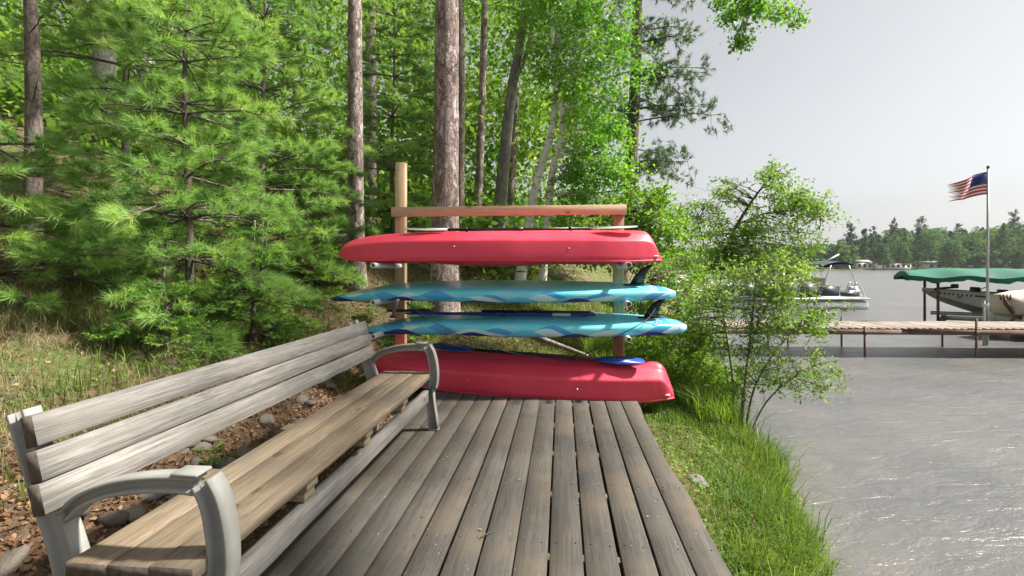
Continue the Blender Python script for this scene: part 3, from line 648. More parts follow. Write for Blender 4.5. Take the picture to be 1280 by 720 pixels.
# ---------------------------------------------------------------- paddle boards (fin side up)
def make_board(label, loc, rz, roll, ph, L=3.44, W=.80, T=.125, pitch=0.):
    t = thing('paddle_board', label, 'paddle board', loc, 'blue paddle boards'); t.rotation_euler = (roll, pitch, rz)
    s = np.concatenate([np.linspace(0, .05, 9)[:-1], np.linspace(.05, .95, 40)[:-1], np.linspace(.95, 1, 9)])
    hw = W/2*np.interp(s, [0, .01, .04, .1, .2, .32, .5, .7, .85, .94, .98, 1], [.02, .10, .26, .48, .74, .91, 1, .95, .74, .50, .33, .12])
    th = T*np.interp(s, [0, .02, .08, .2, .5, .9, .98, 1], [.22, .40, .62, .85, 1, .86, .62, .34]); roc = -.10*np.clip((.30-s)/.30, 0, 1)**1.8 - .02*np.clip((s-.8)/.2, 0, 1)**2
    a = np.arange(26)/26*6.283; p = lambda v, e: np.sign(v)*np.abs(v)**e
    cx, cz = p(np.cos(a), .30), p(np.sin(a), .62)
    S = np.stack([np.repeat(((s-.5)*L)[:, None], 26, 1), hw[:, None]*cx[None], roc[:, None]+th[:, None]/2*cz[None]], -1)
    MB().loft(S[:, ::-1]).build('board', sup_mat(ph), t, True, True)
    f = np.array([(0, 0), (.155, 0), (.150, .045), (.165, .10), (.20, .165), (.245, .215), (.19, .205), (.115, .165), (.055, .10)]); x0 = .372*L
    b = MB(); n = len(f); c = f.mean(0)
    V = np.concatenate([np.stack([x0+f[:,0], np.full(n, -.004), T/2-.014+f[:,1]], 1), np.stack([x0+f[:,0], np.full(n, .004), T/2-.014+f[:,1]], 1), [(x0+c[0], -.009, T/2+c[1]), (x0+c[0], .009, T/2+c[1])]])
    fs = [(i, (i+1) % n, n+(i+1) % n, n+i) for i in range(n)] + [((i+1) % n, i, 2*n) for i in range(n)] + [(n+i, n+(i+1) % n, 2*n+1) for i in range(n)]
    b.add(V, fs).build('fin', M['black'], t, True, True)
    MB().box((x0-.05, -.016, T/2-.010), (x0+.21, .016, T/2+.004), .002).build('fin_box', M['black'], t, False, True)
    return t
p1 = rack_pt(622.5, 5.06, .985); p2 = rack_pt(650, 5.06, .652)
s1 = make_board('teal and blue wave-print paddle board on the middle arms, upper of two', p1, R(1.0), R(6.5), .0, L=3.54, T=.14)
s2 = make_board('teal and blue wave-print paddle board lower down with a paddle on it', p2, R(1.2), R(4.5), 2.1, L=3.30, T=.155)
# ---------------------------------------------------------------- paddles and cords
def blade_poly(L, W): return [(0, .018), (L*.15, W*.36), (L*.45, W*.5), (L*.8, W*.46), (L*.96, W*.28), (L, .0), (L*.97, -W*.2), (L*.8, -W*.36), (L*.45, -W*.42), (L*.15, -W*.30), (0, -.018)]
def blade(t, x, sgn, z, Lb, W, m, curl=.0, tilt=.25):
    q = np.array(blade_poly(Lb, W)); n = len(q); ct, st = math.cos(tilt), math.sin(tilt)
    def surf(off): return np.stack([x+sgn*q[:,0], q[:,1]*ct - off*st, z + q[:,1]*st + off*ct + curl*(q[:,0]/Lb)**2], 1)
    V = np.concatenate([surf(-.004), surf(.004)]); fs = [tuple(range(n)), tuple(range(2*n-1, n-1, -1))] + [(i, n+i, n+(i+1) % n, (i+1) % n) for i in range(n)]
    o = MB().add(V, fs).build('blade', m, t, False, True)
    MB().tube([(x, 0, z+.006), (x+sgn*Lb*.8, 0, z+.006+curl*.64)], [.012, .004], 6).build('spine', m, o, False, True)
    return o
def kayak_paddle(label, loc, rot, span, m, Lb=.44, curl=.03, tilts=(.25, .25)):
    t = thing('kayak_paddle', label, 'paddle', loc); t.rotation_euler = rot
    h = span/2-Lb; MB().tube([(-h, 0, 0), (0, 0, 0), (h, 0, 0)], .0145, 10).build('shaft', M['black'], t, True, True)
    for sg, tt in ((-1, tilts[0]), (1, tilts[1])):
        blade(t, sg*h, sg, 0, Lb, .17, m, curl, tt)
        MB().tube([(sg*(h-.20), 0, 0), (sg*(h-.185), 0, 0)], .027, 10).build('drip_ring', M['black'], t, True, True)
    MB().tube([(-.05, 0, 0), (.05, 0, 0)], .0185, 10).build('ferrule', M['black'], t, True, True)
    return t
a = rack_pt(506, 4.98, 0)[0]; c = rack_pt(797, 4.98, 0)[0]
kayak_paddle('kayak paddle with white blades lying on the top kayak', ((a+c)/2, 4.95, 1.606), (R(0), R(-.2), R(1.4)), c-a, M['white'], .46, .016, (.16, .16))
X0, Y0 = w2(.20, 4.93)
kayak_paddle('kayak paddle with blue blades and black shaft on the kayak on the deck', (X0, Y0, .365), (R(10), R(1.6), R(-10)), 2.16, M['bluepad'], .46, .012, (.12, .12))
t = thing('board_paddle', 'blue board paddle with black handle lying on the lower paddle board', 'paddle', (p2[0], 5.0, p2[2]+.10)); t.rotation_euler = (0, R(.2), R(1.2))
xs_ = [(px-650)/F*5.06 for px in (505, 545, 730, 742)]
blade(t, xs_[1], -1, .0, xs_[1]-xs_[0], .19, M['bluepad'], .0, .1)
MB().tube([(xs_[1], 0, 0), (xs_[2]-.5, 0, 0), (xs_[2], 0, 0)], .0145, 10).build('shaft', M['bluepad'], t, True, True)
MB().tube([(xs_[2]-.32, 0, 0), (xs_[2]-.14, 0, 0)], .017, 10).build('clamp', M['white'], t, True, True)
MB().tube(curve([(xs_[2], 0, 0), (xs_[3]-.02, 0, .012), (xs_[3], 0, -.01)], 8), .017, 8).build('handle', M['bluepad'], t, True, True)
t = thing('folded_paddle', 'black paddle shaft lying behind the blue paddle on the lower board', 'paddle', (p2[0], 5.14, p2[2]+.11)); t.rotation_euler = (0, R(.2), R(1.2))
MB().tube([((600-650)/F*5.06, 0, 0), ((738-650)/F*5.06, 0, 0)], .017, 10).build('shaft', M['black'], t, True, True)
MB().tube([((663-650)/F*5.06, 0, 0), ((672-650)/F*5.06, 0, 0)], .0225, 10).build('clamp', M['black'], t, True, True)
MB().box(((476-650)/F*5.06, -.03, -.012), ((534-650)/F*5.06, .03, .012), .008).build('blade', M['black'], t, False, True)
pz = p2[2]+.02
q0 = P(497, 374, 4.72); q1 = P(491, 396, 4.74)
st = thing('tie_strap', 'dark webbing strap hanging between the two paddle boards', 'strap', q1)
b = MB(); w = np.array((.018, 0, 0)); n_ = 8; mid = np.linspace(0, 1, n_)[:, None]; pth = q0*(1-mid)+q1*mid + np.sin(mid*3.1)*np.array((.0, -.02, 0))
b.loft(np.stack([pth-w, pth+w, pth+w+[0, .004, 0], pth-w+[0, .004, 0]], 1)).build('webbing', M['strap'], st)
MB().box(q1-[.03, .008, .012], q1+[.03, .012, .012], .003).build('buckle', M['black'], st)
cd = thing('leash_cord', 'thin black cord sagging from the upper arm across the kayaks to the fin', 'cord', P(507, 378, 4.8))
pts = [P(507, 378, 4.75), P(545, 404, 4.66), P(590, 425, 4.60), P(640, 441, 4.62), P(690, 449, 4.66), P(718, 449, 4.7), P(760, 427, 4.66), P(800, 405, 4.60), P(812, 396, 4.72), P(822, 381, 4.84)]
MB().tube(curve(pts, 60), .0048, 6).build('cord', M['blackcord'], cd, True)
lz = pz+.075; cx, cy_ = rack_pt(818, 4.95, 0)[0], 4.93
u = np.linspace(0, 6.283*2.2, 60); lp = np.stack([cx+.10*np.cos(u)*(1-.02*u)+.03*np.sin(u*.7), cy_+.07*np.sin(u), lz+.012+.004*np.sin(u*2.3)+.02*(np.sin(u*.5)**8)], 1)
tag(MB().tube(lp, .0055, 6).build('coiled_leash', M['blackcord'], None, True), 'coiled black leash beside the fin of the lower paddle board', 'leash')
u = np.linspace(0, 1, 14); pend = P(830, 498, 4.6)
pn = thing('hanging_toggle', 'small dark toggle hanging below the deck kayak stern', 'toggle', P(829, 517, 4.62))
MB().tube([P(830, 497, 4.62), P(829.6, 507, 4.62), P(829, 515, 4.62)], .003, 5).build('string', M['blackcord'], pn)
MB().tube([P(826.5, 517, 4.62), P(829, 516, 4.62), P(832, 517, 4.62)], [.008, .013, .008], 8).build('grip', M['strap'], pn)
# ---------------------------------------------------------------- dock, flag, boats
def Cb(b, x0, x1, d0, d1, z0, z1):                  # box in camera plan
    return b.prism([cr(x0, d0), cr(x1, d0), cr(x1, d1), cr(x0, d1)], z0, z1)
CROT = [None]
def cr(x, d):
    if CROT[0] is None: return w2(x, d)
    (px_, pd_), a_ = CROT[0]; c_, s_ = math.cos(a_), math.sin(a_); dx_, dy_ = x-px_, d-pd_; return w2(px_+dx_*c_-dy_*s_, pd_+dx_*s_+dy_*c_)
def Cp(x, d, z): return np.array((*cr(x, d), z))
DZ = -.015; DD0, DD1 = 10.05, 11.25; sk = -.035     # dock deck height, near and far edge; slight turn
dxa, dxb = 3.0, 15.5
def dd(x): return (x-6.6)*sk
dock = thing('lake_dock', 'long narrow wooden dock on thin steel legs over the lake', 'dock', Cp(6.6, 10.6, WATER))
x = dxa; i = 0
while x < dxb:
    w = .135 + rng.uniform(-.004, .004); o = dd(x); dz = rng.uniform(-.004, .004)
    MB().prism([w2(x, DD0+o-.03+rng.uniform(-.015, .015)), w2(x+w, DD0+o-.03+rng.uniform(-.015, .015)), w2(x+w, DD1+o+.03), w2(x, DD1+o+.03)], DZ-.034+dz, DZ+dz).build('plank', M['dock'], dock)
    x += w+.010
for k, dx in enumerate(np.arange(dxa, dxb, 2.5)):
    for e in (DD0+.02, DD1-.06):
        b = MB(); b.prism([w2(dx+.01, e+dd(dx)), w2(dx+2.49, e+dd(dx+2.5)), w2(dx+2.49, e+.04+dd(dx+2.5)), w2(dx+.01, e+.04+dd(dx))], DZ-.145, DZ-.042).build('side_beam', M['dockbeam'], dock)
for px, near, top in [(1052, 0, 396), (1081, 1, 408), (1178, 0, 408), (1220.5, 1, 398), (905, 1, 404), (985, 0, 402), (960, 1, 405)]:
    d_ = (DD0-.05) if near else (DD1+.06); xx = (px-640)/F*d_; d_ += dd(xx); xx = (px-640)/F*d_
    zt = H+(HZ-top)/F*d_; p = MB().tube([Cp(xx, d_, WATER-.7), Cp(xx, d_, zt)], .022, 8).build('leg_pipe', M['rust'], dock, True)
    MB().tube([Cp(xx, d_, DZ-.14), Cp(xx, d_, DZ-.06)], .034, 8).build('collar', M['rust'], p, True)
# flag pole and flag
fd_ = 11.42; fx0 = (1235-640)/F*fd_; ftop = H+(HZ-211)/F*fd_
fp = thing('flag_pole', 'tall thin metal flag pole standing behind the dock', 'flag pole', Cp(fx0, fd_, WATER))
MB().tube([Cp(fx0-.03, fd_, WATER-.6), Cp(fx0-.01, fd_, .8), Cp(fx0, fd_, ftop)], [.032, .028, .02], 10).build('pole', M['galv'], fp, True)
MB().tube([Cp(fx0-.10, fd_, WATER-.6), Cp(fx0-.085, fd_, .45)], .026, 8).build('support_pipe', M['galv'], fp, True)
MB().box(Cp(fx0-.06, fd_, .30)-[.07, .03, .03], Cp(fx0-.06, fd_, .36)+[.07, .03, 0], .004).build('clamp', M['galv'], fp)
MB().tube([Cp(fx0, fd_, ftop), Cp(fx0, fd_, ftop+.015), Cp(fx0, fd_, ftop+.05), Cp(fx0, fd_, ftop+.075)], [.012, .03, .03, .01], 10).build('finial', M['dockbeam'], fp, True)
fl = thing('national_flag', 'red white and blue striped flag with frayed end on the pole', 'flag', Cp(fx0-.03, fd_, ftop-.55))
FLW, FLH = .92, .52
def fpt(u, v, o=0.):                                # u along the fly, v down the hoist
    x = -FLW*u*.93; z = -FLH*v - .30*u**1.25 + .03*math.sin(u*7+v*1.2)*u + .10*u*v; y = .07*math.sin(u*8.5-v*2.0)*min(1, u*3)+o
    return Cp(fx0-.028+x, fd_+y, ftop-.07+z)
cols = ['flagred', 'flagwhite']
for k in range(13):
    u0 = .40 if k < 7 else 0.; u1 = rng.uniform(.84, 1.02); n = 16; v0, v1 = k/13, (k+1)/13; r = []
    for u in np.linspace(u0, u1, n):
        tp = max(0, (u-u1+.16)/.16); c = (v0+v1)/2; h = (v1-v0)/2*(1-.75*tp)
        r.append([fpt(u, c-h, -.0015), fpt(u, c+h, -.0015), fpt(u, c+h, .0015), fpt(u, c-h, .0015)])
    MB().loft(np.array(r)).build('stripe', M[cols[k % 2]], fl)
r = [[fpt(u, 0, -.0025), fpt(u, 7/13, -.0025), fpt(u, 7/13, .0025), fpt(u, 0, .0025)] for u in np.linspace(0, .40, 10)]
cn = MB().loft(np.array(r)).build('canton', M['flagblue'], fl)
b = MB()
for row in range(9):
    for c in range(6 if row % 2 == 0 else 5):
        u = .40*((c+.5)/6 if row % 2 == 0 else (c+1)/6); v = 7/13*(row+.6)/9.2; pts = []
        for q in range(10):
            rr = .0125 if q % 2 == 0 else .005; an = q/10*6.283; pts.append((math.sin(an)*rr/FLW, -math.cos(an)*rr/FLH))
        V = [fpt(u+du, v+dv, -.0040) for du, dv in pts]; b.add(V, [tuple(range(10))])
b.build('stars', M['flagwhite'], cn)
# boat lift with canopy
LD = 15.9; LX = (1128-640)/F*15.0; CROT[0] = ((LX, 15.0), R(-30))      # the lift is turned against the view
lift = thing('boat_lift', 'boat lift with scalloped green canvas canopy', 'boat lift', Cp(14, LD, WATER))
cx0, cx1 = LX, LX+6.0
def can(u, v, dz=0.):                               # u along, v across 0 near .. 1 far
    xx = cx0 + (cx1-cx0)*u; arch = math.sin(math.pi*v)**.7; sag = .02*math.cos(u*2*math.pi*4.0); end = 1-math.exp(-u*18)
    return Cp(xx + (.1 if u == 0 else 0), 14.95+2.1*v, .90 + (.24*arch)*(.45+.55*end) + sag*(1-arch*.4) + dz + .02*math.sin(u*31+v*5))
G = np.array([[can(u, v) for v in np.linspace(0, 1, 13)] for u in np.concatenate([np.linspace(0, .08, 6), np.linspace(.1, 1, 34)])])
cp = MB().grid(G[::-1]).grid(G - [0, 0, .012]).build('canopy', M['greencanvas'], lift, True)
def valance(pts, nm):
    r = []
    for k, p_ in enumerate(pts):
        dz = .115 + .04*abs(math.sin(k*.42)) + .012*math.sin(k*1.3); o = np.array((0, .02*math.sin(k*.9), 0)); r.append([p_, p_+o*.5-[0, 0, dz*.5], p_+o-[0, 0, dz]])
    r = np.array(r); MB().grid(r).grid((r+[0, .008, 0])[::-1]).build(nm, M['greencanvas'], cp, True)
valance([can(u, 0) for u in np.linspace(0, 1, 90)], 'valance'); valance([can(0, v) for v in np.linspace(0, 1, 40)], 'valance'); valance([can(u, 1) for u in np.linspace(0, 1, 90)], 'valance')
for xx, dd_ in ((LX+.85, 15.1), (LX+4.6, 15.1), (LX+4.6, 16.9), (LX+.85, 16.9)):
    MB().tube([Cp(xx, dd_, WATER-.8), Cp(xx, dd_, .93)], .045, 4).build('post', M['rust'], lift)
for dd_ in (15.1, 16.9):
    b = MB(); Cb(b, LX+1.0, LX+5.6, dd_-.05, dd_+.05, -.36, -.24); b.build('cradle_beam', M['galv'], lift)
for xx in (LX+.85, LX+2.0, LX+4.6):
    b = MB(); b.prism([(0, 0)]*0 or [(xx-.14, WATER-.05), (xx+.16, WATER-.05), (xx+.16, -.22), (xx+.06, -.22)], 14.98, 15.02, 'y')
    o = b.mesh('brace'); v = np.array([q.co for q in o.vertices]); v[:, 0], v[:, 1] = cr(v[:, 0].copy(), v[:, 1].copy()); o.vertices.foreach_set('co', v.astype(np.float32).ravel()); obj('brace', o, M['rust'], lift)
# fishing boat on the lift
fbx = LX+.62
fb = thing('fishing_boat', 'grey aluminium fishing boat with dark stripe under the green canopy', 'boat', Cp(fbx+2.3, 15.9, -.3))
s = np.linspace(0, 1, 30); BL = 5.0
beam = .95*np.interp(s, [0, .05, .15, .3, .5, 1], [.03, .22, .52, .82, 1, .96]); keel = np.interp(s, [0, .05, .12, .25, .4, 1], [.44, .22, .05, -.20, -.27, -.27]); gun = np.interp(s, [0, .3, .6, 1], [.52, .42, .34, .30])
chine = keel + np.interp(s, [0, .1, .3, 1], [.06, .16, .22, .16])
def hull_rows(rows):
    S = np.zeros((30, len(rows), 3))
    for j, f in enumerate(rows): S[:, j] = np.array([Cp(fbx+BL*s[i]+ (0), 15.9 + f(i)[0], f(i)[1]) for i in range(30)])
    return S
lowr = [lambda i: (0, keel[i]), lambda i: (-beam[i]*.5, (keel[i]+chine[i])/2-.01), lambda i: (-beam[i]*.86, chine[i])]
topr = [lambda i: (-beam[i]*.86, chine[i]), lambda i: (-beam[i]*.95, chine[i]+(gun[i]-chine[i])*.5), lambda i: (-beam[i], gun[i])]
mirror = lambda fs: [(lambda i, f=f: (-f(i)[0], f(i)[1])) for f in fs[::-1]]
b = MB(); b.grid(hull_rows(lowr)); b.grid(hull_rows(mirror(lowr))); b.build('bottom', M['boatlow'], fb, True)
b = MB(); b.grid(hull_rows(topr)); b.grid(hull_rows(mirror(topr))); hb = b.build('side', M['boatgrey'], fb, True)
b = MB(); b.grid(hull_rows([lambda i: (-beam[i], gun[i]-.04), lambda i: (-beam[i]*.7, gun[i]-.10), lambda i: (beam[i]*.7, gun[i]-.10), lambda i: (beam[i], gun[i]-.04)])); b.build('floor', M['boatlow'], fb, True)
rl = hull_rows([lambda i: (-beam[i]-.01, gun[i])])[:, 0]; MB().tube(rl, .022, 6).build('gunwale', M['alu'], fb, True)
rl = hull_rows([lambda i: (beam[i]+.01, gun[i])])[:, 0]; MB().tube(rl, .022, 6).build('gunwale', M['alu'], fb, True)
sr = hull_rows([lambda i: (-beam[i]*.985-.012, gun[i]-.075), lambda i: (-beam[i]*.97-.012, gun[i]-.125)]); MB().grid(sr[1:]).build('stripe', M['navy'], hb)
for k in range(8):
    u = .085+.018*k; i = u*29; j = int(i); q = hull_rows([lambda i: (-beam[i]*1.0-.02, gun[i]-.10)])[:, 0]; pq = q[j]*(1-(i-j))+q[j+1]*(i-j)
    MB().box(pq-[.022, .004, .022], pq+[.022, .004, .022]).build('registration_mark', M['white'], hb)
tm_ = Cp(fbx+.45, 15.7, .50)
MB().tube([tm_-[.22, 0, 0], tm_+[.05, 0, .05], tm_+[.38, 0, .07]], [.05, .035, .03], 8).build('trolling_motor', M['black'], fb, True)
MB().box(tm_+[.25, -.06, .04], tm_+[.42, .06, .17], .02).build('motor_head', M['black'], fb)
for px, h_ in ((1.75, .22), (2.35, .16)):
    q = Cp(LX+px, 15.8, .28); MB().box(q-[.14, .18, .02], q+[.14, .18, .08], .03).build('seat', M['black'], fb); MB().box(q+[.06, -.18, .09], q+[.14, .18, .09+h_], .03).build('seat_back', M['black'], fb)
q = Cp(LX+1.95, 15.5, .46); a = np.linspace(0, 6.283, 18); MB().tube(np.stack([q[0]+.05*np.cos(a), q[1]+.14*np.sin(a), q[2]+.13*np.cos(a)], 1), .012, 6, cap=False).build('steering_wheel', M['black'], fb, True)
b = MB(); Cb(b, LX+1.35, LX+1.75, 15.4, 16.3, .27, .37); b.build('console', M['boatlow'], fb)
CROT[0] = None
# covered boat at the edge of the frame
cvx = (1254-640)/F*12.4
cb = thing('covered_boat', 'boat under a beige cover with its dark motor tilted up', 'boat', Cp(cvx+1.6, 12.6, WATER))
S = []
for u in np.linspace(0, 1, 18):
    xx = cvx+.12+3.6*u; w_ = .82*min(1, .45+u*1.6); zt = .50 + .26*math.sin(min(1, u*1.5)*1.5); zb = .02-.05*u
    S.append([Cp(xx-.10*(1-u)*math.sin(an), 12.6-w_*math.cos(an)*(1 if abs(math.cos(an)) < .8 else .97), zb+(zt-zb)*math.sin(an)**.65 + .02*math.sin(u*23+an*3)) for an in np.linspace(0, math.pi, 13)])
MB().loft(np.array(S)[:, ::-1], closed=True).build('cover', M['beige'], cb, True)
b = MB(); Cb(b, cvx+.3, cvx+3.6, 11.95, 13.25, -.30, .0); b.build('hull', M['boatgrey'], cb)
q = Cp(cvx+.02, 12.3, .02)
MB().tube([q+[.35, 0, -.1], q+[.12, 0, .05], q+[-.05, 0, .28], q+[-.09, 0, .42]], [.06, .055, .05, .03], 8).build('outboard_leg', M['rust'], cb, True)
for k in range(4): MB().tube([q+[-.16+.07*k, 0, .36], q+[-.18+.08*k, 0, .50]], [.022, .012], 6).build('propeller_blade', M['rust'], cb)
MB().tube([q+[-.22, 0, -.38], q+[.05, 0, -.17], q+[.25, 0, .0]], .03, 6).build('bunk_arm', M['dockbeam'], cb, True)
b = MB(); Cb(b, cvx+.05, cvx+.95, 12.1, 13.0, -.40, -.22); b.build('motor_cowl', M['rust'], cb)
b = MB(); Cb(b, cvx+.1, cvx+3.7, 12.2, 12.32, -.60-.5, -.40); b.build('bunk_stand', M['rust'], cb)
# pontoon boats
def pontoon(label, px0, px1, d, z, fence, canopy_px, flip=False):
    xa, xb = (px0-640)/F*d, (px1-640)/F*d; t = thing('pontoon_boat', label, 'boat', Cp((xa+xb)/2, d+1, WATER)); L = xb-xa
    for e in (.25, 1.95):
        sx = [0, .06, .14, .2, .9, .985, 1.0]; rr = [.03, .15, .27, .30, .30, .29, .26]
        MB().tube([Cp(xa+L*.93*u, d+e, z+.04+max(0, .2-u)*.6) for u in sx], rr, 14).build('pontoon_tube', M['alu'], t, True)
    b = MB(); Cb(b, xa+L*.06, xb-L*.06, d, d+2.3, z+.34, z+.42); b.build('deck_plate', M['alu'], t)
    fx0_, fx1_ = xa+L*.10, xb-L*.12
    for k in range(6):
        a0, a1 = fx0_+(fx1_-fx0_)*k/6, fx0_+(fx1_-fx0_)*(k+1)/6
        for e in (.06, 2.2):
            zt_ = z+.98 - (.36*smooth(.62, 1., (k+.5)/6) if e < 1 else .1)
            b = MB(); Cb(b, a0+.03, a1-.03, d+e, d+e+.03, z+.50, zt_); b.build('fence_panel', fence, t)
            MB().tube([Cp(a0, d+e, z+.42), Cp(a0, d+e, zt_+.05), Cp(a1, d+e, zt_+.03), Cp(a1, d+e, z+.42)], .022, 6).build('fence_rail', M['alu'], t)
    for u0, u1 in ((.16, .42), (.52, .66)):
        b = MB(); Cb(b, xa+L*u0, xa+L*u1, d+.25, d+.9, z+.6, z+1.10); b.build('seat', M['tan'], t)
    b = MB(); Cb(b, xa+L*.35, xa+L*.74, d+.9, d+2.0, z+.5, z+1.22); b.build('mooring_cover', M['tan'], t)
    c0, c1 = (canopy_px[0]-640)/F*d, (canopy_px[1]-640)/F*d
    G = np.array([[Cp(c0+(c1-c0)*u, d+.1+2.1*v, z+1.72+.20*math.sin(math.pi*(.1+.85*u))+.05*math.sin(math.pi*v)) for v in np.linspace(0, 1, 7)] for u in np.linspace(0, 1, 14)])
    MB().grid(G[::-1]).grid(G-[0, 0, .10]).build('bimini_top', M['bimini'], t, True)
    for e in (.1, 2.15):
        for u, v in ((.2, -.35), (.75, .30)): MB().tube([Cp(c0+(c1-c0)*u, d+e, z+1.78), Cp(c0+(c1-c0)*u+v, d+e, z+.95)], .02, 6).build('bimini_pole', M['alu'], t)
    MB().tube([Cp(c1-.9, d+1, z+1.85), Cp(c1-.15, d+1, z+2.25)], .03, 6).build('antenna_pole', M['white'], t)
    for e in (.5, .9):
        MB().tube(curve([Cp(xb-L*.12, d+e, z+.42), Cp(xb-L*.11, d+e, z+.95), Cp(xb-L*.08, d+e, z+1.0), Cp(xb-L*.045, d+e, z+.45), Cp(xb-L*.04, d+e, z+.1)], 14), .022, 6).build('ladder_rail', M['white'], t, True)
    for k in range(3): q = Cp(xb-L*.055, d+.5, z+.25+.18*k); MB().tube([q, q+np.array((*w2(0, .4), 0))], .02, 6).build('ladder_step', M['white'], t)
    q = Cp(xb-L*.035, d+1.15, z+.25); S = []
    for u in np.linspace(0, 1, 8):
        h_ = z+.1+.75*u; w_ = .16+.12*math.sin(math.pi*(.25+.7*u)); S.append([Cp(xb-L*.035-.15*u+w_*1.2*math.cos(an), d+1.15+w_*.8*math.sin(an), h_) for an in np.arange(10)/10*6.283])
    MB().loft(np.array(S)).build('outboard_motor', M['galv'], t, True)
    MB().tube([Cp(xb-L*.02, d+1.15, z+.2), Cp(xb-L*.005, d+1.15, z-.1)], [.1, .07], 8).build('motor_leg', M['black'], t, True)
    return t
pontoon('pontoon boat with folded navy top moored behind the leafy bush, by the dock', 905, 1100, 20.6, WATER+.05, M['fence'], (1033, 1073))
pontoon('pale pontoon boat farther along the bank mostly hidden by leaves', 770, 905, 27, WATER+.05, M['housewall'], (830, 858))
# ---------------------------------------------------------------- trees near the deck
def trunk_path(base, top, bend=.05, n=40):
    u = np.linspace(0, 1, n)[:, None]; p = np.asarray(base)*(1-u) + np.asarray(top)*u
    ph = rng.uniform(0, 6, 2); w = np.concatenate([np.sin(u*5+ph[0]), np.sin(u*4+ph[1]), 0*u], 1)*bend*np.sin(u*3.14); return p+w
def rough_tube(b, path, rad, n=20, amp=.05):
    m = len(path); rad = np.asarray(rad); a = np.arange(n)/n*6.283
    k = 1 + amp*(np.sin(a*3+1)[None]*.4 + rng.normal(0, .35, (m, n)))
    V = path[:, None] + np.stack([np.cos(a)[None]*rad[:, None]*k, np.sin(a)[None]*rad[:, None]*k, np.zeros((m, n))], -1)
    return b.loft(V)
def flare(u, r0, r1): return r0*(1-u)+r1*u + r0*.45*np.exp(-u*38)
def bare_branch(b, start, dirv, L, r, droop=.2, n=8):
    u = np.linspace(0, 1, n)[:, None]; d = unit(np.asarray(dirv, float)); p = start + d*L*u + np.array((0, 0, -1.))*droop*L*u**2 + rng.normal(0, .012*L, (n, 3))*u
    b.tube(p, np.linspace(r, r*.25, n), 5); return p
def conifer(name, label, base, h, r0, z0, z1, nwh, blen, mat_b, mat_n, per=5, tuft=26, nl=.10, nw=.0042, lift=.25, dens=1.0, spread=.8, lean=(0, 0), group=None, step=.10, outer=.3, bare_to=0., nmax=None):
    """whorled conifer: trunk with limbs, crown of needle tufts along side shoots"""
    base = np.asarray(base); t = thing(name, label, 'tree', base, group); top = base + np.array((lean[0], lean[1], h))
    path = trunk_path(base-[0, 0, .25], top, .04*h/6); u = np.linspace(0, 1, len(path)); b = MB(); rough_tube(b, path, flare(u, r0, max(.012, r0*.12)), 16, .04)
    T, D = [], []
    for w in range(nwh):
        f = (w+rng.uniform(.1, .9))/nwh; zz = z0+(z1-z0)*f; c = path[min(len(path)-1, int(zz/h*(len(path)-1)))]
        a0 = rng.uniform(0, 6.28)
        for k in range(per):
            an = a0+k*6.283/per+rng.normal(0, .25); L = blen(f)*rng.uniform(.7, 1.15)
            d = np.array((math.cos(an), math.sin(an), lift+rng.normal(0, .1))); p = bare_branch(b, c, d, L, .006+.011*L*.8, .14+rng.uniform(-.05, .12), 10)
            seg = unit(np.gradient(p, axis=0)); nsh = max(3, int(L/step*dens))
            for q in np.linspace(outer, 1, nsh):
                i = min(9, int(q*9)); pos = p[i]*(1-(q*9-i)) + p[min(9, i+1)]*(q*9-i); sg = rng.choice([-1, 1]); side = unit(np.cross(seg[i], (0, 0, 1)))*sg
                sl = L*.34*(1.1-q)+.07; dd_ = unit(seg[i]*.8+side*rng.uniform(.5, 1)+np.array((0, 0, rng.uniform(-.05, .35))))
                for v in (np.arange(.05, sl+.03, .065) if nl < .06 else (sl*.55, sl, sl)): T.append(pos+dd_*v+rng.normal(0, .012, 3)); D.append(unit(dd_+[0, 0, .22]))
                b.tube([pos, pos+dd_*sl], [.004, .002], 3, cap=False)
            T.append(p[-1]); D.append(seg[-1])
    for zz in np.arange(.6, z0, .45) if bare_to else []:
        an = rng.uniform(0, 6.28); bare_branch(b, path[int(zz/h*(len(path)-1))], (math.cos(an), math.sin(an), .1), rng.uniform(.4, bare_to), .009, .1)
    b.build('trunk', mat_b, t, True); T = np.array(T); D = np.array(D)
    if nmax and len(T) > nmax: s_ = rng.choice(len(T), nmax, False); T, D = T[s_], D[s_]
    obj('crown', needle_mesh('crown', T, D, tuft, nl, nw, spread), mat_n, t); return t, len(T)
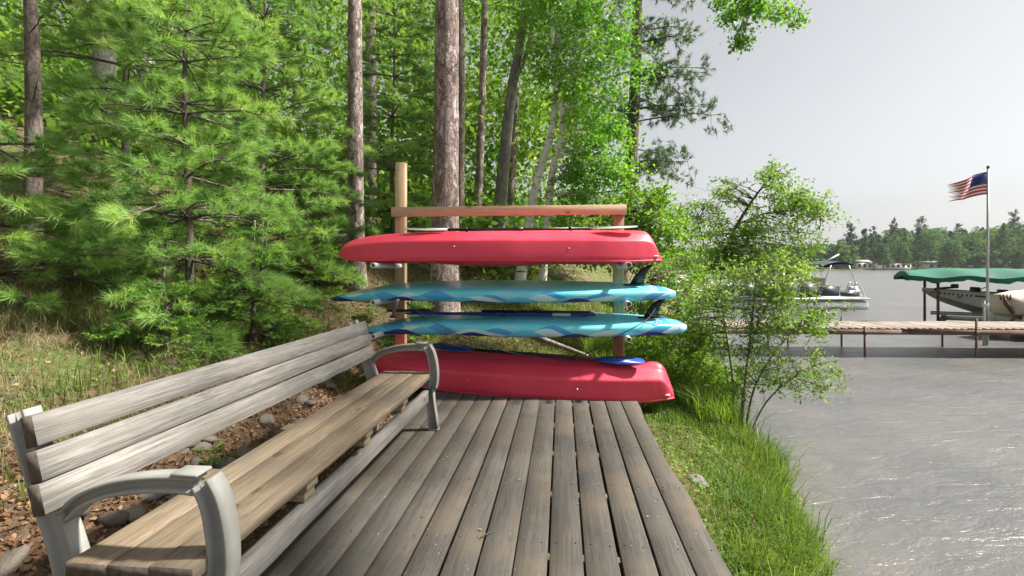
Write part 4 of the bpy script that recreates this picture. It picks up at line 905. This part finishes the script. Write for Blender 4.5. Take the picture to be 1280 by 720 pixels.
def tall_pine(label, px, d, top_px, rad, h=17., mat=None, crown_z=9., ncl=60, group='pine trunks behind the rack', knots=True, name='red_pine', crown=True, cr=2.0):
    base = GP(px, d); tx = (top_px-640)/F*d; slope = ((top_px-px)/F*d)/((HZ+40)/F*d)    # lean measured over the visible part
    top = base + np.array((*[c*slope*h for c in (cT, sT)], h)); t = thing(name, label, 'tree', base, group)
    path = trunk_path(base-[0, 0, .3], top, .05, 70); u = np.linspace(0, 1, 70); b = MB(); rough_tube(b, path, flare(u, rad, rad*.35), 26, .045)
    if knots:
        for k in range(9):
            i = rng.integers(8, 40); an = rng.uniform(0, 6.28); bare_branch(b, path[i], (math.cos(an), math.sin(an), .2), rng.uniform(.08, .5)+rad, .014, .05, 5)
    if crown:
        C = []
        for k in range(ncl):
            f = rng.uniform(0, 1); i = int((crown_z/h + (1-crown_z/h)*f)*69); an = rng.uniform(0, 6.28); L = cr*(1.05-f*.75)*rng.uniform(.5, 1.1)
            p = bare_branch(b, path[min(i, 69)], (math.cos(an), math.sin(an), .15), L, .02, .05, 6)
            for q in (3, 4, 5): C += [p[q]+rng.normal(0, .16, 3) for _ in range(5)]
        C = np.array(C); obj('crown', needle_mesh('crown', C, unit(rdir(len(C))+[0, 0, .5]), 24, .17, .011, 1.0), M['ndl_red'], t)
    b.build('trunk', mat or M['bark_red'], t, True); return t
tall_pine('straight red pine just past the rack\'s left post, slimmer of the two near pines', 447, 7.7, 441, .125, ncl=45)
tall_pine('thickest red pine with scaly bark standing behind the middle of the rack', 554, 7.5, 560, .215, ncl=60)
tall_pine('reddish pine trunk close behind the slimmer near pine', 463, 11.5, 461, .14, ncl=25)
tall_pine('dark pine trunk showing just beside the thickest pine', 573, 11, 576, .11, ncl=25)
tall_pine('thin leaning pine trunk between the thickest pine and the grey aspen', 594, 12, 609, .10, ncl=25)
tall_pine('broad grey trunk high on the slope behind the soft pine boughs', 128, 10.5, 133, .21, mat=M['bark_grey'], ncl=25)
tall_pine('reddish grey trunk half covered by boughs, up slope', 182, 12.5, 184, .16, ncl=20)
tall_pine('thin dark trunk near the top of the picture, first of a pair', 298, 16, 299, .09, mat=M['bark_dark'], ncl=16, knots=False)
tall_pine('second thin dark trunk of the pair high on the slope', 316, 17, 316, .13, mat=M['bark_dark'], ncl=16, knots=False)
tall_pine('faint distant trunk seen past the reddish pine trunk', 520, 18, 521, .13, mat=M['bark_dark'], ncl=16, knots=False)
tall_pine('dark slender trunk right beside the grey aspen base', 634, 13, 655, .09, mat=M['bark_red'], ncl=16)
# white pine with open lower branches on the left
conifer('white_pine', 'white pine with bare grey lower trunk at the left edge of the slope', GP(38, 5.7), 7.5, .098, 3.2, 7.2, 9, lambda f: 2.0*(1-f*.6), M['bark_dark'], M['ndl_white'], 6, 40, .125, .0065, .1, 1.0, bare_to=1.5, group='soft green pines on the slope')
conifer('white_pine', 'dense young white pine with long soft boughs beside the bench', GP(235, 5.1), 3.9, .045, .25, 3.8, 15, lambda f: 1.32*(1-f*.62), M['bark_dark'], M['ndl_white'], 6, 40, .13, .0058, .12, 1.1, group='soft green pines on the slope')
conifer('white_pine', 'young white pine with pale tips behind the dense one, up slope', GP(330, 6.8), 4.6, .05, .3, 4.5, 13, lambda f: 1.5*(1-f*.6), M['bark_dark'], M['ndl_white'], 7, 36, .125, .008, .15, .95, group='soft green pines on the slope')
conifer('white_pine', 'bluish young pine growing between the two near pine trunks', GP(492, 9.6), 4.8, .05, .4, 4.7, 12, lambda f: 1.35*(1-f*.55), M['bark_dark'], M['ndl_white'], 6, 30, .14, .012, .15, .8, group='soft green pines on the slope')
conifer('white_pine', 'leafy pine filling the left edge below the bare trunk', GP(-15, 4.5), 1.5, .035, .3, 1.45, 6, lambda f: 1.25*(1-f*.5), M['bark_dark'], M['ndl_white'], 6, 40, .12, .0065, .1, 1., group='soft green pines on the slope')
conifer('white_pine', 'tall soft pine higher up behind the dense young pine', GP(160, 7.6), 6.5, .06, 1.0, 6.4, 15, lambda f: 1.55*(1-f*.6), M['bark_dark'], M['ndl_white'], 6, 32, .13, .008, .12, .8, group='soft green pines on the slope')
# firs with flat bright sprays
def fir(label, px, d, h, spreadL, n=10):
    conifer('balsam_fir', label, GP(px, d), h, .03, .06, h*.95, n, lambda f: spreadL*(1-f*.7), M['bark_dark'], M['ndl_fir'], 7, 24, .032, .0075, .05, 1.6, spread=1.1, group='low bright firs', step=.07, outer=.2)
fir('low bright green fir spreading over the dry grass behind the bench', 205, 4.35, .75, .62, 7)
fir('yellow-green fir with flat sprays beside the dense pine, down slope', 318, 5.3, 1.35, .85, 10)
fir('small fir with pale tips near the stump', 385, 6.9, 1.1, .8, 8)
fir('short dark fir growing right behind the rack\'s left post', 515, 6.5, .7, .5, 7)
# red pine leaning over the water side, dark clumps against the sky
rp_base = GP(772, 10.5); rp = thing('red_pine', 'dark pine with clumped needles standing out against the sky', 'tree', rp_base, 'pine trunks behind the rack')
b = MB(); path = trunk_path(rp_base-[0, 0, .3], rp_base+[.9, .4, 13.5], .1, 50); rough_tube(b, path, flare(np.linspace(0, 1, 50), .15, .05), 16, .04); C = []; DD = []
for k in range(80):
    f = rng.uniform(.17, 1.0); i = min(49, int(f*49)); an = rng.uniform(-2.6, 2.6); L = rng.uniform(.7, 1.9)*(1.15-.5*f)
    p = bare_branch(b, path[i], (math.cos(an), math.sin(an)*.8, .02), L, .02, .12, 8)
    for q in range(2, 8):
        for _ in range(2):
            e = p[q]+rng.normal(0, .10, 3); b.tube([p[q], e], [.005, .003], 3, cap=False)
            for _ in range(5): C.append(e+rng.normal(0, .07, 3)); DD.append(unit(e-p[q]+rng.normal(0, .08, 3)+[0, 0, .05]))
b.build('trunk', M['bark_dark'], rp, True); obj('crown', needle_mesh('crown', np.array(C), np.array(DD), 22, .13, .010, .8), M['ndl_red'], rp)
# ---------------------------------------------------------------- broadleaved trees
def broadleaf(name, label, stems, clouds, leaf, mat_b, mat_l, size, up=.35, aspect=.6, group=None, nb=1.0, twig_r=.008, hang=0.):
    """stems: [(points, r0, r1)], clouds: [(centre, radii, clumps, leaves per clump, clump radius)] in world space"""
    base = np.asarray(stems[0][0][0], float); t = thing(name, label, 'tree' if name.endswith(('birch', 'aspen', 'tree', 'willow')) else 'bush', base, group); b = MB(); allp = []
    for pts, r0, r1 in stems:
        p = curve(pts, 30); p[0, 2] -= .15; r = np.linspace(r0, r1, 30)
        if r0 > .03: rough_tube(b, p, flare(np.linspace(0, 1, 30), r0, r1), 14, .05)
        else: b.tube(p, r, 6)
        allp.append(p)
    allp = np.concatenate(allp); L = []
    for c, rad, ncl, nlv, cr in clouds:
        c = np.asarray(c); rad = np.asarray(rad); d = rdir(ncl)*(rng.uniform(.15, 1, ncl)**.45)[:, None]; cen = c + d*rad
        for q in cen:
            j = np.argmin(((allp-q)**2).sum(1) + (allp[:, 2] > q[2]+.1)*1.5); s0 = allp[j]; ln = np.linalg.norm(q-s0)
            pp = curve([s0, s0*.55+q*.45+[0, 0, .06*ln]+rng.normal(0, .05*ln, 3), q], 6); b.tube(pp, np.linspace(min(.03, twig_r+.006*ln), .003, 6), 4, cap=False)
            ntw = max(3, int(nlv/9))
            tip = q + rng.normal(0, 1, (ntw, 3))*cr*[1, 1, .7] - [0, 0, hang*cr]
            w = rng.uniform(.15, 1.05, (ntw, 9))[:, :, None]; lv = q + (tip-q)[:, None]*w + rng.normal(0, .025+size*.25, (ntw, 9, 3)); L.append(lv.reshape(-1, 3))
            if nb > rng.uniform():
                for e in tip[:4]: b.tube([q, e], [.003, .0015], 3, cap=False)
    b.build('trunk' if stems[0][1] > .03 else 'stems', mat_b, t, True); L = np.concatenate(L)
    obj('crown', leaf_mesh('crown', L, size, up, aspect), mat_l, t); return t
def Pp(px, py, d): return P(px, py, d)
g = GP
broadleaf('grey_aspen', 'grey aspen with a slanting trunk between pines and birches', [([g(620, 10.5), Pp(628, 220, 10.5), Pp(640, 110, 10.5), Pp(655, 20, 10.5), Pp(668, -140, 10.5)], .15, .06), ([Pp(640, 110, 10.5), Pp(662, 50, 10.4), Pp(672, -60, 10.4)], .06, .03)],
          [(Pp(640, -60, 10.8), (2.0, 1.6, 1.6), 45, 110, .34)], None, M['bark_grey'], M['leaf_birch'], .065, group='broadleaved trees behind the rack')
broadleaf('white_birch', 'white birch clump with two leaning trunks and bright green hanging leaves', [([g(648, 9.3), Pp(668, 240, 9.3), Pp(690, 160, 9.3), Pp(697, 80, 9.4), Pp(700, -60, 9.5)], .10, .035), ([g(676, 9.1), Pp(688, 230, 9.1), Pp(702, 165, 9.1), Pp(700, 120, 9.1), Pp(690, 40, 9.2), Pp(694, -80, 9.2)], .07, .03)],
          [(Pp(745, 90, 9.0), (.75, .8, 1.5), 60, 130, .26), (Pp(745, 205, 8.9), (.65, .7, .85), 45, 130, .24), (Pp(690, 30, 9.2), (.8, .8, 1.0), 30, 110, .26), (Pp(720, -60, 9.2), (1.7, 1.3, 1.2), 50, 120, .30), (Pp(705, 255, 9.4), (.6, .5, .35), 12, 90, .2)],
          None, M['birch'], M['leaf_birch'], .062, .3, .7, 'broadleaved trees behind the rack', hang=.5)
broadleaf('young_maple_tree', 'leafy young tree low beside the rack\'s right post', [([g(800, 7.6), Pp(802, 300, 7.6), Pp(808, 240, 7.7)], .035, .012)],
          [(Pp(806, 285, 7.6), (.75, .7, .65), 60, 100, .2), (Pp(745, 300, 8.2), (.9, .6, .5), 40, 90, .2)], None, M['bark_dark'], M['leaf_shrub'], .06, .35, .65, 'broadleaved trees behind the rack')
broadleaf('leaning_willow_tree', 'open leaning tree with a crooked trunk reaching over the lake', [([g(838, 9.8), Pp(862, 356, 9.6), Pp(885, 338, 9.4), Pp(905, 315, 9.2), Pp(922, 280, 9.0), Pp(948, 240, 8.8), Pp(975, 212, 8.7)], .075, .012), ([Pp(922, 280, 9.0), Pp(965, 265, 8.8), Pp(1030, 262, 8.6)], .02, .006), ([Pp(875, 344, 9.5), Pp(880, 310, 9.6), Pp(872, 275, 9.6)], .02, .006)],
          [(Pp(960, 245, 8.8), (.65, .6, .42), 34, 62, .17), (Pp(1010, 262, 8.7), (.50, .5, .24), 24, 55, .15), (Pp(955, 300, 8.8), (.95, .6, .40), 46, 66, .19), (Pp(878, 280, 9.4), (.55, .5, .55), 34, 55, .18), (Pp(965, 216, 8.8), (.25, .3, .14), 9, 45, .12), (Pp(905, 240, 9.2), (.30, .35, .25), 14, 42, .14), (Pp(890, 325, 9.2), (.6, .4, .25), 20, 60, .18), (Pp(960, 335, 8.6), (.75, .5, .3), 34, 66, .18)],
          None, M['bark_dark'], M['leaf_willow'], .058, .3, .5, 'leafy growth at the water\'s edge', nb=.6)
broadleaf('waterside_shrub', 'tall thin-stemmed shrub on the bank edge in front of the dock', [([g(922, 5.1), Pp(932, 470, 5.1), Pp(940, 400, 5.1), Pp(945, 340, 5.1)], .014, .005), ([g(928, 5.05), Pp(945, 480, 5.0), Pp(985, 420, 5.0), Pp(1020, 390, 5.0)], .012, .004), ([g(918, 5.2), Pp(915, 470, 5.2), Pp(905, 400, 5.3), Pp(900, 350, 5.3)], .012, .004), ([g(930, 5.1), Pp(960, 500, 5.0), Pp(1010, 460, 4.9), Pp(1050, 450, 4.9)], .010, .003), ([g(926, 5.15), Pp(936, 440, 5.2), Pp(965, 370, 5.2), Pp(990, 330, 5.2)], .012, .004)],
          [(Pp(935, 370, 5.1), (.50, .4, .36), 38, 60, .13), (Pp(985, 400, 5.0), (.42, .4, .26), 36, 52, .12), (Pp(1005, 465, 4.9), (.36, .3, .20), 26, 50, .10), (Pp(930, 460, 5.1), (.34, .35, .38), 24, 58, .12), (Pp(1040, 395, 5.0), (.14, .2, .16), 7, 34, .08), (Pp(885, 400, 5.4), (.40, .4, .40), 34, 60, .14), (Pp(965, 345, 5.15), (.38, .35, .2), 26, 58, .12)],
          None, M['bark_dark'], M['leaf_willow'], .042, .3, .38, 'leafy growth at the water\'s edge', nb=.8, twig_r=.004)
broadleaf('bank_bush', 'bushy green undergrowth between the rack\'s right post and the shrub', [([g(850, 5.9), Pp(850, 440, 5.9), Pp(848, 380, 5.9)], .012, .004), ([g(872, 5.7), Pp(880, 440, 5.7), Pp(885, 390, 5.7)], .01, .004), ([g(822, 6.2), Pp(815, 420, 6.2), Pp(812, 350, 6.2)], .012, .004)],
          [(Pp(850, 440, 5.8), (.55, .45, .45), 50, 66, .14), (Pp(822, 375, 6.3), (.5, .4, .5), 44, 70, .15), (Pp(885, 480, 5.5), (.36, .3, .28), 26, 60, .12), (Pp(860, 345, 6.8), (.5, .5, .4), 26, 60, .16), (Pp(800, 430, 6.3), (.4, .3, .3), 20, 60, .13)],
          None, M['bark_dark'], M['leaf_shrub'], .052, .3, .45, 'leafy growth at the water\'s edge', nb=.6, twig_r=.004)
# birch leaning in from outside the frame: its limb hangs into the top of the sky
cw = lambda x, d, z: np.array((*w2(x, d), z))
broadleaf('overhanging_birch', 'birch leaning in overhead, its limb hanging into the sky at the top edge', [([cw(1.75, .2, float(terrain(*w2(1.75, .2)))), cw(2.2, 1.2, 2.3), cw(2.65, 2.8, 4.4), cw(3.0, 5.0, 6.2), cw(3.3, 7.0, 7.2)], .09, .03), ([cw(2.9, 4.5, 5.9), cw(2.9, 5.9, 5.5), cw(3.1, 6.8, 4.95), Pp(1000, 10, 6.9)], .03, .005)],
          [(Pp(922, 5, 7.0), (.32, .3, .22), 22, 62, .14), (Pp(925, 42, 7.0), (.12, .16, .16), 7, 56, .10), (Pp(965, 14, 6.95), (.30, .25, .14), 14, 44, .11), (Pp(996, 26, 6.9), (.08, .1, .10), 4, 36, .07), (cw(3.0, 5.2, 6.6), (1.3, 1.7, .8), 55, 80, .26), (cw(3.4, 7.0, 7.4), (1.5, 1.5, 1.0), 45, 80, .28), (cw(2.6, 3.2, 5.6), (1.2, 1.2, .7), 22, 70, .25), (cw(4.4, 3.6, 6.0), (1.5, 2.0, .9), 46, 80, .28), (cw(4.2, 1.2, 5.6), (1.3, 1.3, .8), 26, 80, .28)],  # unseen crown above the frame is extended over the lake to dapple the deck
          None, M['birch'], M['leaf_birch'], .052, .3, .7, 'broadleaved trees behind the rack', hang=.4)
# ---------------------------------------------------------------- wood on the slope behind (one mass)
C = []
for i in range(800):
    d = rng.uniform(12.5, 24); px = rng.uniform(-160, 735)
    zt = rng.uniform(0, 1)**1.1*(1.0*(HZ+60)/F*d); X, Y = w2((px-640)/F*d, d); z = float(terrain(X, Y)) + zt
    if z > H+(HZ+60)/F*d: continue
    r = rng.uniform(.5, 1.2); n = int(170*r); C.append(np.array((X, Y, z)) + np.clip(rng.normal(0, 1, (n, 3)), -1.7, 1.7)*np.array((r, r, r*.5))*.72)
for i in range(420):
    d = rng.uniform(9.5, 17); px = rng.uniform(-160, 700); X, Y = w2((px-640)/F*d, d); z = float(terrain(X, Y)) + rng.uniform(0, .7); r = rng.uniform(.25, .6); n = int(150*r); C.append(np.array((X, Y, z)) + rng.normal(0, 1, (n, 3))*np.array((r, r, r*.45)))
C = np.concatenate(C); tag(obj('hillside_wood', leaf_mesh('hillside_wood', C, .165, .35, .7), M['leaf_wood']), 'sunlit leaves of the wood rising behind the pine trunks', 'wood', kind='stuff')
print('wood leaves', len(C))
# ---------------------------------------------------------------- grass, weeds, litter
def scatter(n, x0, x1, d0, d1, keep):
    xc = rng.uniform(x0, x1, n); d = rng.uniform(d0, d1, n); X, Y = w2(xc, d); k = keep(xc, d, X, Y) > rng.uniform(0, 1, n); X, Y = X[k], Y[k]; return np.stack([X, Y, terrain(X, Y)-.01], 1)
def on_deck(X, Y): return (X > DX1-NB*PITCH-.02) & (X < DX1+.015) & (Y < DY1+.03)
B = scatter(135000, .6, 4.2, 1.2, 9.0, lambda xc, d, X, Y: np.where(on_deck(X, Y), 0, smooth(-.05, .25, shore(d)-xc)*np.where(xc < 2.9, 1, .6)*np.clip(1.15-.09*d, .3, 1)))
t_ = shore(-B[:, 0]*sT+B[:, 1]*cT) - (B[:, 0]*cT+B[:, 1]*sT); nn = nz(B[:, 0]*2.2, B[:, 1]*2.2)
Lg = (.05+.10*smooth(.9, .1, t_)+.045*nn+.05*rng.uniform(0, 1, len(B)))*np.where(np.hypot(*c2(B[:, 0], B[:, 1])) > 4.6, 1.5, 1)
near = smooth(.0, .35, B[:, 0]-DX1); Lg = np.clip(Lg*(.45+.55*near), .03, .5)
tag(obj('bank_grass', blade_mesh('bank_grass', B, Lg, .0055, .55, (.25, -.05)), M['grass']), 'lush green grass on the bank between deck and lake', 'grass', kind='stuff')
B = scatter(3600, 1.0, 3.4, 2.0, 6.5, lambda xc, d, X, Y: np.where(on_deck(X, Y), 0, np.exp(-((shore(d)-xc-.22)/.16)**2)))
tag(obj('shore_sedge', blade_mesh('shore_sedge', B, rng.uniform(.18, .45, len(B)), .007, .6, (.5, -.2)), M['grass']), 'longer arching sedge along the waterline', 'grass', kind='stuff')
B = scatter(15000, 1.0, 2.9, 4.5, 7.2, lambda xc, d, X, Y: np.where(on_deck(X, Y) | ((d < 5.5) & (xc < 1.72)), 0, smooth(.1, .5, shore(d)-xc)))
tag(obj('tall_bank_grass', blade_mesh('tall_bank_grass', B, rng.uniform(.2, .55, len(B)), .009, .45), M['tallgrass']), 'tall light green grass and weeds between rack and shrub', 'grass', kind='stuff')
B = scatter(60000, -6.2, 3.0, 4.9, 10.5, lambda xc, d, X, Y: np.where(on_deck(X, Y) | (X < -7.5), 0, np.where(X > -1.6, .9, .40)*smooth(-.05, .3, shore(d)-xc)))
tag(obj('slope_grass', blade_mesh('slope_grass', B, rng.uniform(.05, .18, len(B)), .007, .5), M['grass']), 'thin green grass behind the rack and up the slope', 'grass', kind='stuff')
B = scatter(44000, -6.5, -1.2, .4, 6.8, lambda xc, d, X, Y: smooth(-2.5, -2.95, X)*np.where(nz(X*1.1+3, Y*1.1) > -.25, 1, .35)*np.where(d > 5, .5, 1))
tag(obj('dry_grass', blade_mesh('dry_grass', B, rng.uniform(.07, .22, len(B)), .0048, 1.0, (.75, -.25)), M['drygrass']), 'long bleached dry grass drooping down the slope behind the bench', 'grass', kind='stuff')
B = scatter(16000, -6.0, -1.2, .4, 6.0, lambda xc, d, X, Y: smooth(-2.2, -2.9, X)*(nz(X*1.6, Y*1.6+2) > .1)); 
tag(obj('slope_tufts', blade_mesh('slope_tufts', B, rng.uniform(.12, .30, len(B)), .006, .5), M['grass']), 'fresh green grass tufts among the dry grass', 'grass', kind='stuff')
B = scatter(66000, -4.6, -.8, .4, 6.2, lambda xc, d, X, Y: np.where(on_deck(X, Y), 0, np.where(X > -3.1, .97, .10))); B[:, 2] += rng.uniform(.0, .035, len(B))
tag(obj('leaf_litter', leaf_mesh('leaf_litter', B, .029, .5, .5, jit=.65), M['litter']), 'brown dead leaves and bark chips around the stones behind the bench', 'leaf litter', kind='stuff')
B = scatter(30000, -7, 1.5, 5.0, 13, lambda xc, d, X, Y: np.where(on_deck(X, Y), 0, .5)); B[:, 2] += .02
tag(obj('forest_litter', leaf_mesh('forest_litter', B, .055, .6, .5), M['litter']), 'dead leaves and needles on the forest floor', 'leaf litter', kind='stuff')
n = 130; X = rng.uniform(-1.35, .66, n); Y = rng.uniform(1.0, 5.0, n); B = np.stack([X, Y, np.full(n, .007)], 1); sz = rng.uniform(.006, .02, n); sz[:4] = .03
tag(obj('deck_crumbs', leaf_mesh('deck_crumbs', B, sz, .9, .5), M['litter']), 'tiny dry leaf crumbs scattered on the deck boards', 'leaf litter', kind='stuff')
B = scatter(16000, .7, 3.2, 1.4, 6.5, lambda xc, d, X, Y: np.where(on_deck(X, Y), 0, smooth(.0, .3, shore(d)-xc)*(nz(X*3, Y*3) > -.2))); B[:, 2] += rng.uniform(.01, .06, len(B))
tag(obj('bank_clover', leaf_mesh('bank_clover', B, .02, .7, .8), M['leaf_shrub']), 'small round-leaved weeds among the bank grass', 'weeds', kind='stuff')
def twig(label, pts, r, nm='fallen_twig', m=None):
    tag(MB().tube(curve(pts, 14), np.linspace(r, r*.4, 14), 6).build(nm, m or M['bark_dark'], None, True), label, 'twig' if 'twig' in nm else ('branch' if 'branch' in nm else 'log'))
def onz(px, py, z): d = F*(H-z)/(py-HZ); return P(px, py, d)
twig('short dark twig lying across the deck boards in front', [onz(600, 672, .008), onz(609, 667, .012), onz(620, 664, .008)], .003)
gl = lambda px, d, l=.03: GP(px, d, l)
twig('grey fallen branch lying on the slope above the bench', [gl(330, 4.75), gl(352, 4.9, .06), gl(372, 5.0, .05), gl(392, 5.3, .06), gl(425, 5.6, .04)], .03, 'fallen_branch', M['bark_grey'])
twig('thin crooked dead branch above the grey fallen branch', [gl(300, 5.2), gl(340, 5.35, .06), gl(380, 5.5, .05)], .018, 'fallen_branch', M['bark_dark'])
twig('weathered log leaning across the grass under the boards', [Pp(630, 405, 6.3), Pp(680, 425, 6.1), Pp(735, 445, 5.9)], .055, 'fallen_log', M['bark_grey'])
twig('long bare stick poking up among the stones behind the bench', [GP(214, 2.3), GP(240, 2.4, .08), GP(262, 2.5, .16)], .006, 'fallen_stick_twig')
twig('second bare stick leaning low over the dead leaves', [GP(225, 2.25, .03), GP(265, 2.35, .06), GP(305, 2.6, .03)], .006, 'fallen_stick_twig')
# stump with a red leaved sapling
sb = GP(431, 8.3); stp = thing('tree_stump', 'grey weathered stump beside the slimmer near pine', 'stump', sb)
p = np.array([sb+[0, 0, z] for z in (-.2, .0, .15, .35, .50)]); b = MB(); rough_tube(b, p, np.array([.20, .19, .16, .15, .15]), 16, .12); b.build('bole', M['bark_grey'], stp)
MB().prism([(sb[0]+.145*math.cos(a), sb[1]+.145*math.sin(a)) for a in np.arange(12)/12*6.283], sb[2]+.47, sb[2]+.508).build('cut_top', M['block'], stp)
broadleaf('red_sapling_bush', 'small reddish-leaved sapling by the stump', [([GP(405, 7.6), GP(407, 7.6, .3), GP(409, 7.6, .5)], .008, .003)], [(GP(407, 7.6, .5), (.3, .3, .12), 10, 40, .12), (GP(402, 7.6, .25), (.3, .3, .1), 8, 36, .12)], None, M['bark_dark'], M['redleaf'], .05, .6, .6)
# leafy seedling under the near arm of the bench
def seedling(label, px, d, h, n, size):
    base = GP(px, d); base[0] = min(base[0], -1.5); t = thing('leafy_seedling', label, 'plant', base, 'seedlings'); b = MB(); L = []; A = []
    for k in range(n):
        an = rng.uniform(0, 6.28); tip = base + [math.cos(an)*h*.6*rng.uniform(.2, 1), math.sin(an)*h*.6*rng.uniform(.2, 1), h*rng.uniform(.5, 1)]
        b.tube(curve([base, base*.5+tip*.5+[0, 0, h*.1], tip], 6), .0018, 4)
        for q in range(5): L.append(tip+rng.normal(0, size*.45, 3)); A.append((math.cos(an), math.sin(an), -.1))
    b.build('stem', M['leaf_shrub'], t); obj('leaves', leaf_mesh('leaves', np.array(L), size, .75, .68, np.array(A)), M['leaf_shrub'], t)
seedling('bright green seedling seen through the near bench arm', 118, 1.85, .20, 10, .055)
seedling('round-leaved seedling behind the seat close to the near arm', 160, 2.0, .16, 8, .05)
seedling('green weed behind the back boards, middle of the bench', 262, 3.0, .16, 8, .045)
seedling('light green weed on the slope below the small fir', 372, 5.3, .22, 10, .06)
seedling('broad weed at the foot of the slimmer near pine', 462, 6.7, .25, 12, .07)
# ---------------------------------------------------------------- hazy summer air
th_ = NT('hazy_air'); pv = th_.n('ShaderNodeVolumePrincipled'); pv.inputs['Color'].default_value = (.86, .90, .95, 1); pv.inputs['Density'].default_value = .00022; pv.inputs['Anisotropy'].default_value = .2
th_.l(pv.outputs[0], th_.out.inputs['Volume'])
hz = MB().box((-170, -70, -4), (905, 705, 34)).build('haze', th_.m); tag(hz, 'thin summer haze over the lake', 'haze', kind='stuff')
